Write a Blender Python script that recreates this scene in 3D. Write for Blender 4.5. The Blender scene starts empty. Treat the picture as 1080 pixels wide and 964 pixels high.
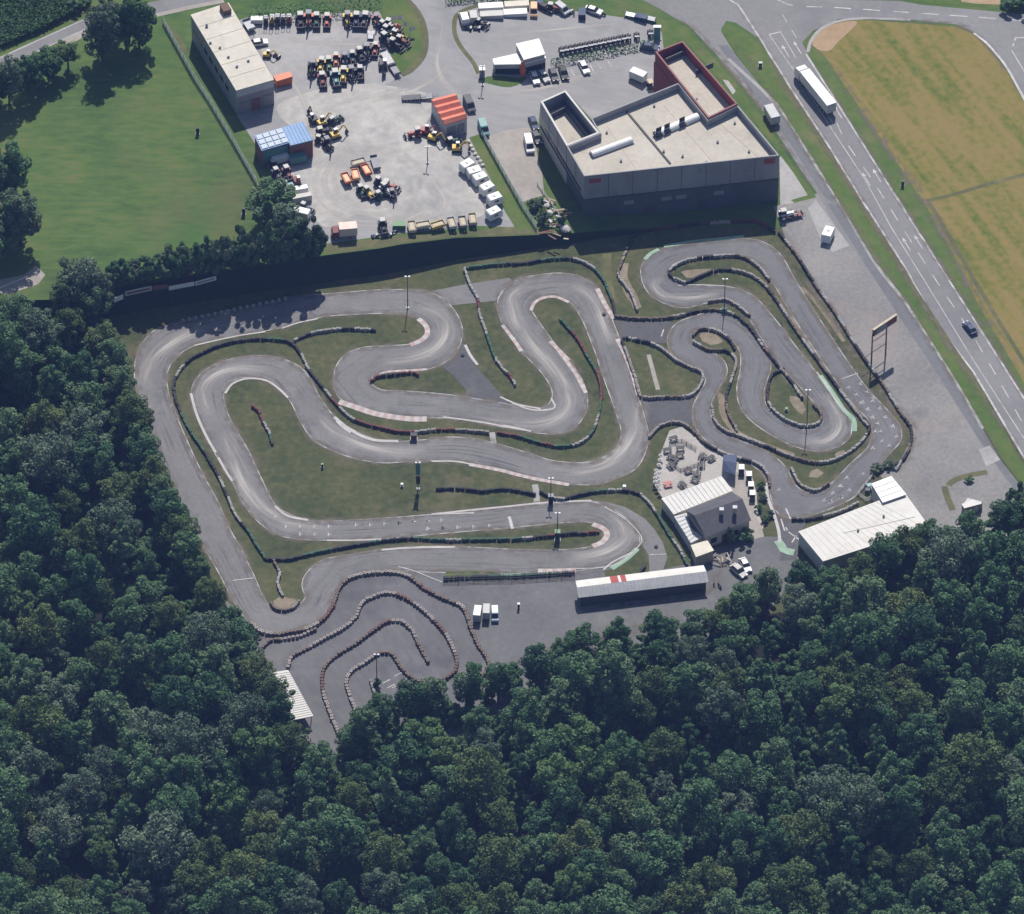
import bpy, bmesh, math, random
import numpy as np
from mathutils import Vector, Matrix
from mathutils.geometry import tessellate_polygon
random.seed(7)
rng = np.random.default_rng(11)
PI = math.pi
scene = bpy.context.scene
COL = scene.collection

# ------------------------------------------------------------------ camera model
S, DIST, TH = 0.217, 2000.0, math.radians(45)
CAM = Vector((0, -DIST*math.cos(TH), DIST*math.sin(TH)))
FWD = Vector((0, math.cos(TH), -math.sin(TH)))
UPV = Vector((0, math.sin(TH), math.cos(TH)))
K = math.sin(TH)/S                       # picture px per metre of height
H0, XA, XB = 6.2, -26.0, 39.0            # the upper yard lies on a terrace that runs out eastwards
BT = [(-900, 330), (60, 316), (100, 307), (200, 291), (345, 269), (400, 262), (480, 251), (590, 247), (640, 243), (722, 240), (2500, 240)]

def H(x):
    if x <= XA: return H0
    if x >= XB: return 0.0
    return H0*(XB-x)/(XB-XA)
def bt(px):
    for (a, b), (c, d) in zip(BT, BT[1:]):
        if a <= px <= c: return b+(d-b)*(px-a)/(c-a)
    return 300
def PZ(px, py, z):                        # point seen at a picture position, at height z
    d = FWD*DIST + Vector(((px-540)*S, 0, 0)) + UPV*((482-py)*S)
    t = (z-CAM.z)/d.z
    return CAM+d*t
def G(px, py):                            # ground point
    p = PZ(px, py, 0)
    if py < bt(px):
        for _ in range(5): p = PZ(px, py, H(p.x))
    return p
def hd(dx, dy): return math.atan2(-dy/math.sin(TH), dx)

# ------------------------------------------------------------------ materials
M = {}
def new_mat(name):
    m = bpy.data.materials.new(name); m.use_nodes = True
    nt = m.node_tree; return m, nt, nt.nodes['Principled BSDF'], nt.nodes.new, nt.links.new
def mat(name, cols, s1=1.0, s2=0.05, rough=.9, coord='pos', bump=0, metallic=0, spec=.3, mix=.5, stretch=None, lo=.32, hi=.68, detail=6, rot=0, patch=None, patch2=None):
    m, nt, b, N, L = new_mat(name)
    b.inputs['Roughness'].default_value = rough; b.inputs['Metallic'].default_value = metallic
    b.inputs['Specular IOR Level'].default_value = spec
    if coord == 'pos': src = N('ShaderNodeNewGeometry').outputs['Position']
    else: src = N('ShaderNodeTexCoord').outputs['Object']
    mp = N('ShaderNodeMapping'); L(src, mp.inputs['Vector'])
    if stretch and rot: mp.vector_type = 'TEXTURE'; stretch = tuple(1/k for k in stretch)
    if stretch: mp.inputs['Scale'].default_value = stretch
    mp.inputs['Rotation'].default_value[2] = rot
    n1 = N('ShaderNodeTexNoise'); n1.inputs['Scale'].default_value = s1; n1.inputs['Detail'].default_value = detail; n1.inputs['Roughness'].default_value = .65
    n2 = N('ShaderNodeTexNoise'); n2.inputs['Scale'].default_value = s2; n2.inputs['Detail'].default_value = 4; n2.inputs['Roughness'].default_value = .6
    L(mp.outputs[0], n1.inputs['Vector']); L(src, n2.inputs['Vector'])
    mx = N('ShaderNodeMix'); mx.inputs[0].default_value = mix
    L(n1.outputs['Fac'], mx.inputs[2]); L(n2.outputs['Fac'], mx.inputs[3])
    r = N('ShaderNodeValToRGB'); L(mx.outputs[0], r.inputs[0])
    n = len(cols); e = r.color_ramp.elements
    while len(e) < n: e.new(.5)
    for i, c in enumerate(cols):
        e[i].position = lo+(hi-lo)*i/max(1, n-1); e[i].color = (*c, 1)
    out = r.outputs[0]
    for k, pt in enumerate((patch, patch2)):             # stains, bare or lush spots with an outline of their own
        if not pt: continue
        pc, ps, plo, phi, amt = pt
        n3 = N('ShaderNodeTexNoise'); n3.inputs['Scale'].default_value = ps; n3.inputs['Detail'].default_value = 7; n3.inputs['Roughness'].default_value = .68
        m3 = N('ShaderNodeMapping'); m3.inputs['Location'].default_value = (37+19*k, 11-23*k, 5); L(src, m3.inputs[0]); L(m3.outputs[0], n3.inputs['Vector'])
        mr = N('ShaderNodeMapRange'); mr.inputs[1].default_value = plo; mr.inputs[2].default_value = phi; mr.inputs[4].default_value = amt; L(n3.outputs[0], mr.inputs[0])
        m4 = N('ShaderNodeMix'); m4.data_type = 'RGBA'; L(mr.outputs[0], m4.inputs[0]); L(out, m4.inputs[6]); m4.inputs[7].default_value = (*pc, 1); out = m4.outputs[2]
    L(out, b.inputs['Base Color'])
    if bump:
        bp = N('ShaderNodeBump'); bp.inputs['Strength'].default_value = bump; bp.inputs['Distance'].default_value = .3
        L(n1.outputs['Fac'], bp.inputs['Height']); L(bp.outputs[0], b.inputs['Normal'])
    M[name] = m; return m
def g3(c, v=.18): return [tuple(max(0, k*(1-v)) for k in c), c, tuple(k*(1+v) for k in c)]
def simple(name, c, rough=.5, v=.15, s=1.5, **kw): return mat(name, g3(c, v), s, s*.3, rough, 'obj', **kw)

mat('grass', [(.025, .034, .014), (.048, .059, .023), (.076, .080, .033), (.13, .108, .056)], .6, .06, .95, bump=.3, lo=.34, hi=.66, detail=9, patch=((.15, .12, .08), .07, .56, .74, .7), patch2=((.034, .056, .02), .1, .54, .7, .6))
mat('meadow', [(.032, .070, .018), (.052, .097, .024), (.075, .118, .028), (.11, .122, .04)], .7, .035, .95, bump=.3, stretch=(.3, 1, 1), lo=.36, hi=.64, detail=9, patch=((.105, .095, .045), .03, .53, .72, .6), patch2=((.04, .10, .022), .05, .55, .72, .6))
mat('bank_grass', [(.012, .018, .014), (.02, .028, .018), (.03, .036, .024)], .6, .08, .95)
mat('verge', [(.042, .082, .016), (.062, .105, .022), (.085, .12, .03), (.13, .12, .05)], .4, .07, .95, bump=.3, detail=9, patch=((.16, .13, .07), .09, .54, .72, .7))
mat('dry_verge', [(.06, .07, .03), (.10, .10, .045), (.16, .14, .07)], .5, .08, .95, bump=.3)
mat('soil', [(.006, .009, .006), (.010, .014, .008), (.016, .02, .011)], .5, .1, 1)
mat('bare_soil', [(.12, .10, .07), (.20, .165, .12), (.27, .225, .17)], .7, .1, 1)
mat('asphalt', [(.122, .118, .119), (.154, .149, .149), (.19, .184, .183)], 1.1, .05, .85, detail=10, patch=((.085, .083, .09), .12, .55, .70, .55), patch2=((.25, .235, .23), .08, .56, .72, .5))
mat('asphalt_dark', [(.058, .058, .064), (.08, .08, .085), (.105, .104, .108)], 1.0, .06, .85, detail=9, patch=((.15, .145, .145), .15, .57, .72, .5))
mat('asphalt_rental', [(.088, .086, .09), (.114, .111, .115), (.145, .141, .144)], .7, .05, .85, stretch=(1, .35, 1), rot=.5, detail=10, patch=((.06, .06, .068), .1, .52, .68, .6), patch2=((.19, .18, .18), .2, .6, .74, .5))
mat('asphalt_second', [(.108, .108, .113), (.134, .133, .138), (.165, .163, .166)], .9, .06, .85, detail=10, patch=((.09, .09, .095), .12, .55, .72, .5))
mat('paddock', [(.094, .094, .097), (.121, .12, .122), (.155, .153, .152)], .7, .05, .88, detail=10, patch=((.07, .07, .076), .09, .54, .70, .6), patch2=((.21, .20, .195), .13, .58, .74, .5))
mat('road', [(.155, .15, .153), (.182, .177, .179), (.215, .21, .21)], .8, .03, .85, detail=9, patch=((.135, .132, .137), .06, .52, .62, .5))
mat('road_patch', [(.11, .112, .12), (.132, .134, .142), (.16, .162, .168)], .7, .06, .85)
mat('yard', [(.24, .235, .235), (.295, .287, .282), (.355, .342, .33)], .6, .045, .9, detail=10, patch=((.19, .187, .19), .08, .54, .70, .6), patch2=((.40, .375, .34), .1, .57, .72, .6))
mat('yard_gravel', [(.235, .231, .229), (.30, .29, .277), (.37, .352, .328), (.44, .42, .39)], .45, .06, .95, lo=.34, hi=.64, detail=10, patch=((.22, .215, .22), .06, .52, .66, .65), patch2=((.47, .45, .415), .07, .56, .7, .6))
mat('lot', [(.20, .196, .198), (.245, .24, .24), (.295, .287, .284)], .6, .04, .88, stretch=(.25, 1, 1), rot=-.15, detail=10, patch=((.16, .158, .166), .07, .54, .7, .6), patch2=((.34, .325, .31), .09, .58, .74, .6))
mat('parking', [(.14, .136, .135), (.18, .174, .17), (.225, .216, .207), (.275, .24, .213)], 1.0, .05, .92, detail=10, patch=((.26, .21, .18), .07, .55, .72, .6), patch2=((.115, .113, .116), .08, .55, .7, .6))
mat('path', [(.22, .20, .18), (.28, .255, .23), (.35, .32, .285)], .7, .1, .95)
mat('slab', [(.24, .235, .23), (.30, .292, .285), (.37, .36, .345)], .9, .1, .9, detail=9, patch=((.18, .175, .175), .2, .52, .7, .6))
mat('patio', [(.28, .26, .24), (.35, .325, .30), (.42, .395, .36)], 1.2, .12, .9, detail=9, patch=((.22, .20, .185), .25, .53, .72, .6))
mat('white_line', [(.24, .235, .235), (.40, .39, .38), (.52, .51, .50)], .9, .25, .8, lo=.36, hi=.62)
mat('kerb_white', [(.26, .245, .24), (.37, .35, .34), (.48, .46, .445)], 1.5, .2, .7)
mat('kerb_red', [(.27, .19, .18), (.35, .25, .235), (.43, .33, .31)], 1.5, .2, .7)
mat('kerb_green', [(.15, .24, .17), (.20, .31, .225), (.31, .40, .33)], 1.0, .2, .7)
mat('tan_field', [(.24, .17, .10), (.31, .22, .135), (.36, .27, .17)], .6, .1, 1)

def field_mat():
    m, nt, b, N, L = new_mat('mown_field'); b.inputs['Roughness'].default_value = 1; b.inputs['Specular IOR Level'].default_value = .1
    src = N('ShaderNodeNewGeometry').outputs['Position']
    mp = N('ShaderNodeMapping'); L(src, mp.inputs[0]); mp.vector_type = 'TEXTURE'; mp.inputs['Rotation'].default_value[2] = math.radians(-62.7); mp.inputs['Scale'].default_value = (22, 1.5, 1)
    st = N('ShaderNodeTexNoise'); st.inputs['Scale'].default_value = .55; st.inputs['Detail'].default_value = 5; L(mp.outputs[0], st.inputs['Vector'])
    n = N('ShaderNodeTexNoise'); n.inputs['Scale'].default_value = .05; n.inputs['Detail'].default_value = 6; n.inputs['Roughness'].default_value = .7; L(src, n.inputs['Vector'])
    n2 = N('ShaderNodeTexNoise'); n2.inputs['Scale'].default_value = .6; n2.inputs['Detail'].default_value = 5; L(src, n2.inputs['Vector'])
    a = N('ShaderNodeMix'); a.inputs[0].default_value = .42; L(st.outputs[0], a.inputs[2]); L(n.outputs[0], a.inputs[3])
    c = N('ShaderNodeMix'); c.inputs[0].default_value = .3; L(a.outputs[0], c.inputs[2]); L(n2.outputs[0], c.inputs[3])
    r = N('ShaderNodeValToRGB'); L(c.outputs[0], r.inputs[0]); e = r.color_ramp.elements
    cs = [(.36, (.075, .105, .022)), (.43, (.12, .128, .032)), (.50, (.175, .148, .045)), (.57, (.205, .16, .06)), (.65, (.205, .145, .07))]
    while len(e) < 5: e.new(.5)
    for i, (p, k) in enumerate(cs): e[i].position = p; e[i].color = (*k, 1)
    L(r.outputs[0], b.inputs['Base Color']); M['mown_field'] = m
field_mat()

def streak_mat(name, kind):                  # worn rubber / dust on the racing surface (own shape, along the track)
    m, nt, b, N, L = new_mat(name); b.inputs['Roughness'].default_value = .85
    uv = N('ShaderNodeUVMap').outputs[0]; sp = N('ShaderNodeSeparateXYZ'); L(uv, sp.inputs[0])
    mp = N('ShaderNodeMapping'); L(uv, mp.inputs[0])
    no = N('ShaderNodeTexNoise'); no.inputs['Detail'].default_value = 4; L(mp.outputs[0], no.inputs['Vector'])
    def math_(op, a, bb=None):
        k = N('ShaderNodeMath'); k.operation = op
        for i, v in enumerate((a, bb)):
            if v is None: continue
            if isinstance(v, (int, float)): k.inputs[i].default_value = v
            else: L(v, k.inputs[i])
        return k.outputs[0]
    if kind == 'streak':
        mp.inputs['Scale'].default_value = (.045, 13, 1); no.inputs['Scale'].default_value = 1.0
        r = N('ShaderNodeValToRGB'); L(no.outputs[0], r.inputs[0]); e = r.color_ramp.elements
        e[0].position = .42; e[0].color = (.075, .075, .09, 1); e[1].position = .56; e[1].color = (.28, .265, .26, 1)
        L(r.outputs[0], b.inputs['Base Color'])
        mq = N('ShaderNodeMapping'); mq.inputs['Scale'].default_value = (.12, 1.2, 1); L(uv, mq.inputs[0]); nq = N('ShaderNodeTexNoise'); nq.inputs['Detail'].default_value = 5; nq.inputs['Scale'].default_value = 1; L(mq.outputs[0], nq.inputs['Vector'])
        mr = N('ShaderNodeMapRange'); mr.inputs[1].default_value = .38; mr.inputs[2].default_value = .66; L(nq.outputs[0], mr.inputs[0])
        al = math_('MULTIPLY', math_('MULTIPLY', math_('ABSOLUTE', math_('SUBTRACT', no.outputs[0], .5)), 2.6), mr.outputs[0])
    else:
        dirt = kind == 'dirt'; mp.inputs['Scale'].default_value = (.35, 2.5, 1) if dirt else (.08, 5, 1); no.inputs['Scale'].default_value = 1.0
        b.inputs['Base Color'].default_value = (.15, .125, .095, 1) if dirt else (.46, .43, .40, 1)
        v = math_('SUBTRACT', 1.0, math_('ABSOLUTE', math_('SUBTRACT', math_('MULTIPLY', sp.outputs[1], 2.0), 1.0)))
        n3 = N('ShaderNodeMapRange'); n3.inputs[1].default_value = .42 if dirt else .3; n3.inputs[2].default_value = .62; L(no.outputs[0], n3.inputs[0])
        at = N('ShaderNodeAttribute'); at.attribute_name = 'fade'
        al = math_('MULTIPLY', math_('MULTIPLY', v, n3.outputs[0]), math_('MULTIPLY', at.outputs['Fac'], .85))
    al = math_('MINIMUM', al, .75)
    L(al, b.inputs['Alpha']); M[name] = m
streak_mat('rubber_streaks', 'streak'); streak_mat('dust', 'dust'); streak_mat('margin_dirt', 'dirt')

def leaf_mat(name, cols, trans=.25):
    m, nt, b, N, L = new_mat(name); b.inputs['Roughness'].default_value = .6; b.inputs['Specular IOR Level'].default_value = .25
    oi = N('ShaderNodeObjectInfo'); tc = N('ShaderNodeTexCoord')
    no = N('ShaderNodeTexNoise'); no.inputs['Scale'].default_value = .9; no.inputs['Detail'].default_value = 5; L(tc.outputs['Object'], no.inputs['Vector'])
    at = N('ShaderNodeAttribute'); at.attribute_name = 'leaf'
    a = N('ShaderNodeMix'); a.inputs[0].default_value = .45; L(oi.outputs['Random'], a.inputs[2]); L(no.outputs[0], a.inputs[3])
    c = N('ShaderNodeMix'); c.inputs[0].default_value = .35; L(a.outputs[0], c.inputs[2]); L(at.outputs['Fac'], c.inputs[3])
    r = N('ShaderNodeValToRGB'); L(c.outputs[0], r.inputs[0]); e = r.color_ramp.elements
    while len(e) < len(cols): e.new(.5)
    for i, k in enumerate(cols): e[i].position = .22+.56*i/(len(cols)-1); e[i].color = (*k, 1)
    L(r.outputs[0], b.inputs['Base Color'])
    tr = N('ShaderNodeBsdfTranslucent'); L(r.outputs[0], tr.inputs[0])
    ms = N('ShaderNodeMixShader'); ms.inputs[0].default_value = trans
    L(b.outputs[0], ms.inputs[1]); L(tr.outputs[0], ms.inputs[2]); L(ms.outputs[0], nt.nodes['Material Output'].inputs[0])
    M[name] = m
leaf_mat('leaf_dark', [(.030, .082, .038), (.050, .124, .050), (.074, .158, .062), (.105, .185, .080), (.15, .21, .105)])
leaf_mat('leaf_grey', [(.06, .10, .06), (.092, .142, .085), (.135, .185, .115), (.18, .22, .15)])
leaf_mat('leaf_olive', [(.045, .085, .028), (.068, .118, .036), (.098, .148, .046), (.135, .175, .062)])
leaf_mat('leaf_bright', [(.055, .11, .036), (.075, .145, .045), (.10, .17, .055), (.135, .185, .065)])
leaf_mat('leaf_crop', [(.03, .08, .025), (.045, .105, .03), (.06, .13, .04)])
mat('bark', [(.05, .04, .03), (.09, .075, .06)], 2, .5, .95, 'obj')
for nm, c, r in [('white', (.62, .62, .615), .45), ('offwhite', (.45, .435, .41), .6), ('lightgrey', (.42, .42, .43), .6), ('grey', (.22, .22, .235), .6), ('darkgrey', (.07, .07, .078), .6),
                 ('black', (.022, .022, .025), .6), ('tyre', (.02, .02, .022), .8), ('red', (.30, .05, .04), .5), ('dullred', (.17, .05, .045), .6), ('green', (.06, .16, .06), .5), ('darkgreen', (.025, .07, .045), .6),
                 ('yellow', (.55, .38, .05), .5), ('orange', (.50, .13, .045), .5), ('terrace_red', (.24, .045, .05), .7), ('paleorange', (.72, .42, .25), .6), ('blue', (.05, .12, .32), .45), ('navy', (.025, .045, .10), .6), ('teal', (.08, .20, .20), .45),
                 ('paleblue', (.42, .52, .62), .4), ('brown', (.14, .085, .06), .8), ('brick', (.19, .085, .07), .9), ('beige', (.46, .40, .30), .85), ('tan_box', (.62, .50, .43), .6), ('wood', (.30, .24, .17), .9), ('cream', (.58, .54, .45), .8)]:
    simple(nm, c, r)
simple('glass', (.02, .025, .035), .12, v=.05, spec=.6)
simple('lamp_lens', (.8, .8, .76), .2)
mat('hall_roof', [(.35, .32, .27), (.42, .385, .33), (.49, .455, .395)], .9, .07, .95, detail=10, patch=((.27, .245, .205), .12, .55, .72, .6), patch2=((.52, .49, .44), .1, .57, .72, .5))
mat('long_roof', [(.42, .385, .33), (.50, .465, .40), (.58, .54, .475)], .9, .1, .95, detail=10, patch=((.33, .30, .25), .2, .56, .74, .6))
mat('white_roof', [(.47, .45, .42), (.55, .53, .495), (.61, .59, .56)], .6, .09, .7, detail=9, patch=((.36, .335, .29), .22, .56, .76, .6))
mat('grey_roof', [(.40, .40, .40), (.48, .48, .475), (.55, .55, .54)], .8, .1, .6)
mat('dark_roof', [(.055, .055, .065), (.075, .074, .085), (.10, .098, .105)], 1.0, .15, .75)
mat('blue_roof', [(.085, .18, .34), (.11, .225, .41), (.15, .275, .46)], .6, .1, .5)
mat('orange_roof', [(.48, .13, .085), (.58, .185, .12), (.64, .26, .19)], .6, .1, .6)
mat('panel_wall', [(.19, .19, .205), (.24, .24, .256), (.29, .29, .305)], .3, .06, .5, detail=8, stretch=(1, 1, .3), patch=((.12, .12, .14), .3, .55, .75, .6))
mat('pale_wall', [(.26, .26, .27), (.32, .32, .335), (.38, .38, .39)], .3, .06, .6)
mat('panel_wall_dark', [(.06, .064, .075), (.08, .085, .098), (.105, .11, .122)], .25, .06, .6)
mat('solar', [(.12, .18, .27), (.16, .23, .32)], 2, .3, .3)

# ------------------------------------------------------------------ mesh builder
class MB:
    def __init__(s): s.v = []; s.f = []; s.mi = []; s.uv = None
    def add(s, vs, fs, mi=0):
        o = len(s.v); s.v += [tuple(v) for v in vs]; s.f += [tuple(i+o for i in f) for f in fs]; s.mi += [mi]*len(fs); return s
    def box(s, cx, cy, cz, sx, sy, sz, rot=0, tx=1, ty=1, mi=0, shx=0):      # tx, ty: taper of the top face
        vs = []
        for zz, kx, ky, sh in ((-.5, 1, 1, 0), (.5, tx, ty, shx)):
            for a, b in ((-.5, -.5), (.5, -.5), (.5, .5), (-.5, .5)):
                x, y = a*sx*kx+sh, b*sy*ky
                vs.append((cx+x*math.cos(rot)-y*math.sin(rot), cy+x*math.sin(rot)+y*math.cos(rot), cz+zz*sz))
        return s.add(vs, [(3, 2, 1, 0), (4, 5, 6, 7), (0, 1, 5, 4), (1, 2, 6, 5), (2, 3, 7, 6), (3, 0, 4, 7)], mi)
    def cyl(s, p, q, r, n=12, r2=None, mi=0, cap=True):
        p, q = Vector(p), Vector(q); d = (q-p).normalized(); a = d.orthogonal().normalized(); b = d.cross(a); r2 = r if r2 is None else r2
        vs = [p+(a*math.cos(2*PI*i/n)+b*math.sin(2*PI*i/n))*r for i in range(n)]+[q+(a*math.cos(2*PI*i/n)+b*math.sin(2*PI*i/n))*r2 for i in range(n)]
        fs = [(i, (i+1) % n, n+(i+1) % n, n+i) for i in range(n)]
        if cap: fs += [tuple(range(n-1, -1, -1)), tuple(range(n, 2*n))]
        return s.add(vs, fs, mi)
    def prism(s, pts, z0, z1, mi=0, top=True, bottom=True):                  # pts: xy list, any direction
        n = len(pts); ar = sum(pts[i][0]*pts[(i+1) % n][1]-pts[(i+1) % n][0]*pts[i][1] for i in range(n))
        if ar < 0: pts = pts[::-1]
        vs = [(p[0], p[1], z0) for p in pts]+[(p[0], p[1], z1) for p in pts]
        fs = [(i, (i+1) % n, n+(i+1) % n, n+i) for i in range(n)]
        tri = [t for t in tessellate_polygon([[Vector((p[0], p[1], 0)) for p in pts]])]
        def up(t):
            a, b, c = (pts[i] for i in t); return t if (b[0]-a[0])*(c[1]-a[1])-(c[0]-a[0])*(b[1]-a[1]) > 0 else t[::-1]
        tri = [up(t) for t in tri]
        if top: fs += [tuple(n+i for i in t) for t in tri]
        if bottom: fs += [t[::-1] for t in tri]
        return s.add(vs, fs, mi)
    def profile(s, prof, w, mi=0, inset=0, zin=None):                        # side profile (x,z) extruded across y; points above zin pulled in
        n = len(prof); vs = []
        for sg in (-1, 1):
            for x, z in prof: vs.append((x, sg*(w/2-(inset if zin is not None and z > zin else 0)), z))
        fs = [(i, n+i, n+(i+1) % n, (i+1) % n) for i in range(n)]
        t = tessellate_polygon([[Vector((x, z, 0)) for x, z in prof]])
        fs += [tuple(k) for k in t]+[tuple(n+i for i in k[::-1]) for k in t]
        return s.add(vs, fs, mi)
    def build(s, name, m, parent=None, loc=None, smooth=False, recalc=True):
        me = bpy.data.meshes.new(name); me.from_pydata(s.v, [], s.f)
        mats = m if isinstance(m, (list, tuple)) else [m]
        for k in mats: me.materials.append(M[k] if isinstance(k, str) else k)
        if len(mats) > 1: me.polygons.foreach_set('material_index', s.mi)
        if recalc:
            bm = bmesh.new(); bm.from_mesh(me); bmesh.ops.recalc_face_normals(bm, faces=bm.faces); bm.to_mesh(me); bm.free()
        if smooth: me.polygons.foreach_set('use_smooth', [True]*len(me.polygons))
        o = bpy.data.objects.new(name, me); COL.objects.link(o)
        if parent: o.parent = parent
        if loc: o.location = loc
        return o

def tag(o, label, cat, group=None):
    o['label'] = label; o['category'] = cat
    if group: o['group'] = group
    return o
def thing(name, label, cat, loc=(0, 0, 0), rz=0, group=None):
    o = bpy.data.objects.new(name, None); COL.objects.link(o); o.empty_display_size = .3
    o.location = loc; o.rotation_euler = (0, 0, rz); return tag(o, label, cat, group)
def copy_tree(o, parent=None):
    c = o.copy(); COL.objects.link(c)
    if parent: c.parent = parent
    for ch in list(o.children): copy_tree(ch, c)
    return c

# ------------------------------------------------------------------ curves and ground sheets
def smooth(pts, closed=False, step=.8):
    P_ = [Vector((p[0], p[1])) for p in pts]; n = len(P_); out = []
    segs = n if closed else n-1
    for i in range(segs):
        p1, p2 = P_[i], P_[(i+1) % n]
        p0 = P_[i-1] if (closed or i > 0) else p1*2-p2
        p3 = P_[(i+2) % n] if (closed or i+2 < n) else p2*2-p1
        k = max(1, int((p2-p1).length/step))
        t0, t1, t2 = max(1e-3, (p1-p0).length)**.5, max(1e-3, (p2-p1).length)**.5, max(1e-3, (p3-p2).length)**.5
        m1 = (p1-p0)/t0-(p2-p0)/(t0+t1)+(p2-p1)/t1; m2 = (p2-p1)/t1-(p3-p1)/(t1+t2)+(p3-p2)/t2
        m1 *= t1; m2 *= t1
        for j in range(k):
            t = j/k; a = t*t; b = a*t
            out.append(p1*(2*b-3*a+1)+m1*(b-2*a+t)+p2*(-2*b+3*a)+m2*(b-a))
    if not closed: out.append(P_[-1])
    return out
def gx(pts): return [G(*p).xy for p in pts]
def C(ox, oy, pts, k=4.0): return [(ox+x/k, oy+y/k) for x, y in pts]

def sheet(name, loops, m, z, upper=False, sm=False, kind='structure', world=False):
    L_ = []
    for lp in loops:
        w = [Vector(p) for p in lp] if world else gx(lp)
        if sm: w = smooth(w, True, 1.2)
        L_.append(w)
    flat = [p for l in L_ for p in l]
    tris = tessellate_polygon([[Vector((p.x, p.y, 0)) for p in l] for l in L_])
    bm = bmesh.new(); vs = [bm.verts.new((p.x, p.y, 0)) for p in flat]
    for t in tris:
        a, b, c = (flat[i] for i in t)
        if (b-a).cross(c-a) < 0: t = t[::-1]
        try: bm.faces.new([vs[i] for i in t])
        except ValueError: pass
    if upper:
        for x in (XA, XB): bmesh.ops.bisect_plane(bm, geom=bm.verts[:]+bm.edges[:]+bm.faces[:], plane_co=(x, 0, 0), plane_no=(1, 0, 0), dist=1e-5)
    for v in bm.verts: v.co.z = (H(v.co.x) if upper else 0)+z
    me = bpy.data.meshes.new(name); bm.to_mesh(me); bm.free(); me.materials.append(M[m])
    o = bpy.data.objects.new(name, me); COL.objects.link(o); o['kind'] = kind
    return o
def strip_mb(mb, w, width, z, off=0, closed=False, upper=False, mi=None, zf=None):
    n = len(w); vs = []; fs = []; mis = []
    for i, p in enumerate(w):
        a = w[i-1] if (i > 0 or closed) else p; b = w[(i+1) % n] if (i < n-1 or closed) else p
        t = (b-a); t = t.normalized() if t.length > 1e-6 else Vector((1, 0)); nn = Vector((-t.y, t.x))
        for sgn in (-.5, .5):
            q = p+nn*(off+sgn*width); vs.append((q.x, q.y, (H(q.x) if upper else 0)+z))
    for i in range(n if closed else n-1):
        j = (i+1) % n; fs.append((2*i, 2*j, 2*j+1, 2*i+1)); mis.append(mi(i) if mi else 0)
    o = len(mb.v); mb.v += vs; mb.f += [tuple(k+o for k in f) for f in fs]; mb.mi += mis
    return mb
def struct(mb, name, m):
    o = mb.build(name, m, recalc=False); o['kind'] = 'structure'; return o
def line(name, pts, width, m, z, upper=False, closed=False, off=0, sm=True, px=True):
    w = gx(pts) if px else pts
    if sm: w = smooth(w, closed, 1.0)
    return struct(strip_mb(MB(), w, width, z, off, closed, upper), name, m)
# ------------------------------------------------------------------ the ground
def edge_tops():
    xs = [-900, -300, 60, 100, 200, 345, 400, 480, 590, 640, 722, 900, 2500]
    w = []
    for x in xs:
        p = PZ(x, bt(x)-.01, 0)
        for _ in range(5): p = PZ(x, bt(x)-.01, H(p.x))
        w.append(p.xy)
    extra = [Vector((q, 0)) for q in (XA, XB)]
    for e in extra:                               # exact break points of the terrace
        for a, b in zip(w, w[1:]):
            if a.x < e.x < b.x: e.y = a.y+(b.y-a.y)*(e.x-a.x)/(b.x-a.x)
    return sorted(w+extra, key=lambda p: p.x)
TOP = edge_tops()
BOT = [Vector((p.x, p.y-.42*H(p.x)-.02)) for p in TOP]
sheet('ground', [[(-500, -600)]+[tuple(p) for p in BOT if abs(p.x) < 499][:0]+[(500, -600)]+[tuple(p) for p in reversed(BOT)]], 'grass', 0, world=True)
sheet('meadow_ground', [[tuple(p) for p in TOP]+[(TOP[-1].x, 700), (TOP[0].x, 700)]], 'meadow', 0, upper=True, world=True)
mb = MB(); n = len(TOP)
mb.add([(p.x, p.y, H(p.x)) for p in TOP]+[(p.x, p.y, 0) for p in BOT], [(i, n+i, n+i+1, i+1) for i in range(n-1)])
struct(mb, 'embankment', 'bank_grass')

# ------------------------------------------------------------------ main kart circuit: its right-hand and left-hand edges
OUT = [(437,306),(405,305.5),(355,309),(320,312),(300,316),(245,327),(192.5,339),(165,347),(150,362),(142.5,382),(142.5,405),(148,425),(156,450),(168,483),(186,520),(208,565),(231,605),(245,632),(262,657),(275,668),(290,671),(310,667),(330,659),(345,648),(353,632),(361,618),(375,608),(392,604),(420,603),(470,604),(507,604),(540,605),(567,604),(607,602),(625,600),(645,596),(660,588),(670,580),(675,570),(670,557),(655,543),(640,534),(622,529),(590,530.5),(540,534),(500,538.5),(455,542.5),(390,547.5),(357,549),(325,549),(310,544),(292,534),(277,507),(262,475),(242,440),(236,417),(240,407),(250,400),(265,398),(280,400),(292,409),(305,422),(317,445),(329,463),(347,474),(375,484),(405,488.5),(430,487),(455,486),(495,489),(525,496),(552,503.5),(570,507),(600,511),(630,511),(650,505),(670,495),(681,477),(684,458),(680,440),(672,415),(665,392),(657,367),(647,340),(639,320),(630,304),(617,294),(602,289),(585,288),(560,291),(550,293),(535,302),(526,314),(525,327),(530,342),(550,371),(570,392),(581,409),(582,420),(575,429),(562,430),(535,426),(505,421),(480,417),(450,414),(420,412),(402,411),(392,405),(391,400),(402,394),(430,391.5),(450,390),(470,382),(482,370),(488,352),(484,335),(472,319),(455,309)]
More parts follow.
